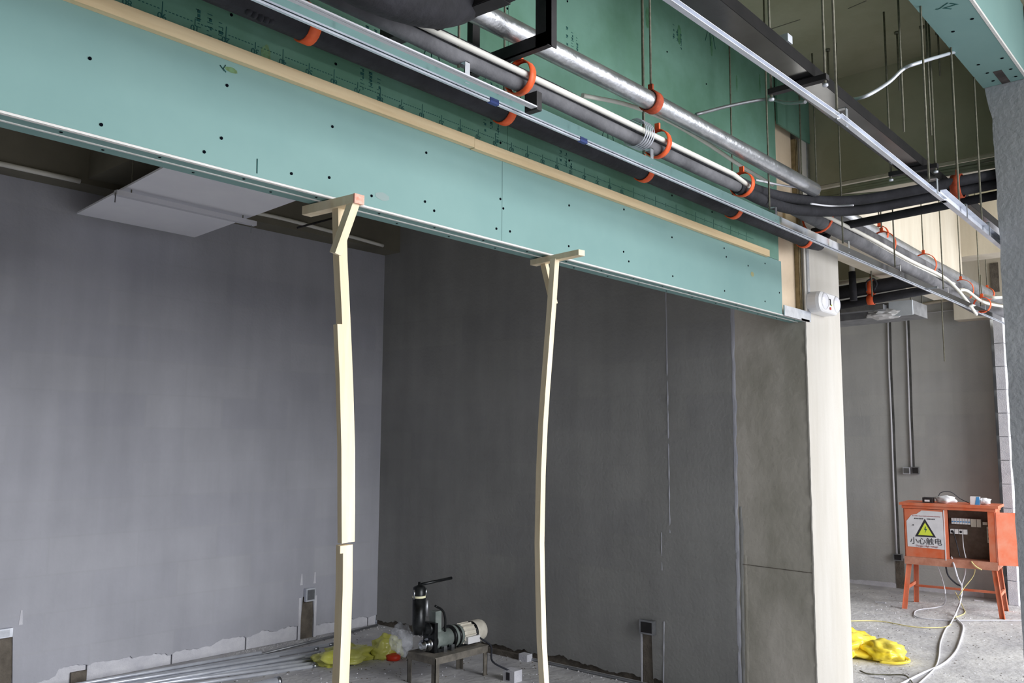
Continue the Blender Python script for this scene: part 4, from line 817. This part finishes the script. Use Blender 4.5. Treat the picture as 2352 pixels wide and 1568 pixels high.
# switchgear
def dev(u0, u1, z0, z1, name, m_): return cbox(u0, u1, .12, .16, z0, z1, name, m_)
for k in range(7): dev(.41 + k * .024, .431 + k * .024, .83, .885, 'breaker', WHITE); 
b_ = [dev(.58, .625, .81, .885, 'breaker', CREAM), dev(.63, .665, .81, .885, 'breaker', CREAM), dev(.68, .72, .835, .86, 'terminal_block', CREAM)]
for k in range(7): cbox(.414 + k * .024, .428 + k * .024, .115, .12, .848, .858, 'toggle', BLUE)
for k in range(4): dev(.395 + k * .038, .428 + k * .038, .735, .78, 'socket', WHITE)
for k in (0, 2): MB().lathe(P(.412 + k * .038, .12, .757), -V, [(0, 0), (0, .012), (.002, .012), (.002, 0)], 10).build('socket_hole', INK, cbt)
cbox(.715, .752, .10, .13, .67, .82, 'power_strip', CREAM); cbox(.733, .745, .095, .10, .672, .682, 'red_lamp', REDP)
for k in range(3): cbox(.725, .742, .095, .10, .70 + k * .04, .72 + k * .04, 'strip_socket', INK)
# legs and stretchers
for u0, v0, du, dv, nm in ((.03, .02, -.05, -.05, 0), (CW - .03, .02, .05, -.05, 0), (.03, D_ - .02, -.03, .08, 1), (CW - .03, D_ - .02, .03, .08, 1)):
    a = P(u0, v0, ZL); b = P(u0 + du, v0 + dv, 0.0)
    MB().bar(a, b, .045, .008, -V).bar(a + U * (.02 if u0 > .4 else -.02), b + U * (.02 if u0 > .4 else -.02), .005, .04, -V).build('leg', CABO, cbt)
MB().bar(P(-.0, D_ + .03, .17), P(CW, D_ + .03, .17), .03, .02).build('stretcher', CABO, cbt)
for u_ in (-.0, CW): MB().bar(P(u_, -.01, .20), P(u_, D_ + .02, .20), .02, .03).build('stretcher', CABO, cbt)
# things on the lid
tz = ZT + .025
t = thing('black_charger', P(.20, .12, tz), 'black tool charger on top of the orange cabinet', 'charger')
cbox(.17, .26, .05, .17, tz, tz + .05, 'body', BLKSTEEL, t); cbox(.19, .235, .047, .05, tz + .012, tz + .03, 'grille', CARDB, t)
pq = P(.36, .12, tz + .035); g = crumple('crumpled_paper', (pq.x, pq.y, pq.z), (.07, .10, .04), 5.5, CARDB, .5, 1.6, 3); tag(g, 'crumpled white paper beside the black charger on the cabinet', 'paper')
for v in g.data.vertices: v.co.z = max(v.co.z, tz + .001)
t = thing('carton', P(.64, .10, tz), 'white and blue carton on top of the orange cabinet', 'carton')
cbox(.59, .67, .07, .13, tz, tz + .075, 'carton_body', CARDB, t)
MB().poly([P(a, .069, tz + b) for a, b in ((.630, .0), (.672, .0), (.672, .075), (.645, .075))], V * -.001).build('blue_panel', BLUE, t)
pq = P(.71, .12, tz + .03); g = crumple('crumpled_paper', (pq.x, pq.y, pq.z), (.04, .05, .035), 6.5, CARDB, .5, 1.6, 3); tag(g, 'small crumpled white paper behind the white and blue carton', 'paper')
for v in g.data.vertices: v.co.z = max(v.co.z, tz + .001)
simple(MB().tube(crv([P(.30, .1, tz + .03), P(.33, .1, tz + .10), P(.42, .1, tz + .11), P(.50, .1, tz + .05), P(.58, .1, tz + .01)]), .004, 6), 'thin_cable', CABLEB, 'thin dark wire looping over the cabinet lid', 'cable')
# cables under the cabinet
F = .006
def cable(pts, r, m_, label): return simple(MB().tube(crv(pts, 8), r, 8), 'power_cable', m_, label, 'cable')
kn = P(.47, .12, .24)
cable([P(.405, .05, .52), P(.44, -.03, .44), P(.46, .0, .33), kn, P(.46, .10, .12), (9.096, 2.438, 0.012), (8.866, 2.36, 0.008), (8.565, 2.24, 0.008), (7.899, 2.098, 0.008), (7.467, 2.024, 0.008), (7.047, 1.993, 0.008), (6.69, 2.024, 0.008), (6.219, 2.05, 0.008), (5.73, 2.076, 0.008)], .009, CABLEG, 'thick grey cable from the open cabinet door across the floor')
cable([P(.50, .2, .46), P(.50, .16, .36), kn, P(.46, .08, .1), (8.673, 2.367, 0.012), (8.382, 2.332, 0.008), (7.792, 2.213, 0.008), (7.238, 2.073, 0.008), (6.872, 2.001, 0.008), (6.373, 1.959, 0.008), (5.811, 1.92, 0.008)], .0065, CABLEG, 'thinner grey cable crossing the thick one on the corridor floor')
cable([P(.60, .14, .50), P(.58, .14, .36), P(.50, .1, .24), P(.44, .1, .15), (9.883, 2.638, 0.1), (9.563, 2.492, 0.01), (9.268, 2.406, 0.008), (8.925, 2.412, 0.008), (8.561, 2.352, 0.008), (8.383, 2.41, 0.008), (8.284, 2.597, 0.008), (8.334, 2.875, 0.008), (8.117, 3.108, 0.008), (7.879, 3.252, 0.008)], .0042, CABLEY, 'pale yellow cable running along the floor towards the column')
cable([P(.26, .1, .45), P(.30, .1, .32), P(.34, .02, .18), (9.489, 2.658, 0.02), (9.154, 2.783, 0.008), (8.895, 2.745, 0.008), (8.747, 2.662, 0.008), (8.778, 2.483, 0.008), (8.866, 2.36, 0.008), (9.283, 1.911, 0.008), (9.636, 1.531, 0.008)], .005, CABLEG, 'grey cable looping under the cabinet and off along the floor')
cable([P(.34, .1, .45), P(.36, .1, .34), P(.42, .1, .27), kn], .008, CABLEB, 'dark cable from the cabinet underside to the cable knot')
cable([P(.585, -.02, .50), P(.62, -.03, .46), P(.67, -.03, .43)], .006, CABLEY, 'short pale yellow cable end hanging over the cabinet rail')
cable([P(.50, .13, .74), P(.51, .08, .62), P(.53, .05, .52)], .005, CABLEG, 'thin pale lead plugged into the cabinet sockets')
cable([P(.42, .12, .76), P(.45, .08, .66), P(.48, .04, .53)], .005, CABLEB, 'thin dark lead plugged into the cabinet sockets')

# ------------------------------------------------------------------ floor litter
def chip(px_pt, dx, dy, h, mt, label, name='wood_chip'):
    simple(MB().box((px_pt[0] - dx, px_pt[1] - dy, 0), (px_pt[0] + dx, px_pt[1] + dy, h)), name, mt, label, 'litter')
chip((9.331, 3.199, 0), .01, .05, .012, AAC, 'small white offcut on the floor in front of the far wall', 'white_offcut')
chip((6.361, 2.21, 0), .008, .035, .01, AAC, 'small white offcut on the floor at the bottom edge, right of the column', 'white_offcut')
chip((10.13, 2.488, 0), .01, .04, .01, AAC, 'small white offcut on the floor under the cabinet', 'white_offcut')
simple(MB().tube(crv([(6.441, 2.371, 0.01), (6.415, 2.302, 0.006), (6.484, 2.192, 0.006), (6.489, 2.089, 0.02), (6.44, 2.035, 0.01), (6.305, 1.966, 0.006)]), .005, 6), 'rusty_wire', RUSTROD, 'rusty wire with paper ends on the floor below the yellow bag', 'wire')
m = MB(); r_ = random.Random(11)
for k in range(2200):
    if k % 2: X, Y = r_.uniform(5.9, 10.2), r_.uniform(.8, 4.5)
    else: X, Y = r_.uniform(2.2, 5.1), r_.uniform(3.4, 6.0)
    s_ = r_.uniform(.003, .012); h = r_.uniform(.002, .007); a = r_.uniform(0, PI); c_, n_ = math.cos(a) * s_, math.sin(a) * s_
    m.add([(X - c_, Y - n_, 0), (X + n_ * .6, Y - c_ * .6, 0), (X + c_, Y + n_, 0), (X - n_ * .5, Y + c_ * .5, 0), (X, Y, h)], [(0, 1, 4), (1, 2, 4), (2, 3, 4), (3, 0, 4)], 0 if r_.random() < .5 else 1)
simple(m, 'rubble_crumbs', [AAC, MORTAR], 'crumbs of mortar and block strewn over the concrete floor', 'rubble', kind='stuff')
m = MB()
for k in range(500):
    t_ = r_.random(); s_ = r_.uniform(.004, .013)
    if k % 2: X, Y = XW - abs(r_.gauss(0, .06)) - .01, r_.uniform(2.8, 6.0)
    else: X, Y = r_.uniform(3.6, 5.15), 6.1 - abs(r_.gauss(0, .06)) - .01
    m.add([(X - s_, Y, 0), (X, Y - s_, 0), (X + s_ * .8, Y, 0), (X, Y + s_, 0), (X, Y, s_ * .7)], [(0, 1, 4), (1, 2, 4), (2, 3, 4), (3, 0, 4)])
simple(m, 'wall_foot_rubble', [FLOOR], 'line of pale rubble and dust along the foot of the bay walls', 'rubble', kind='stuff')
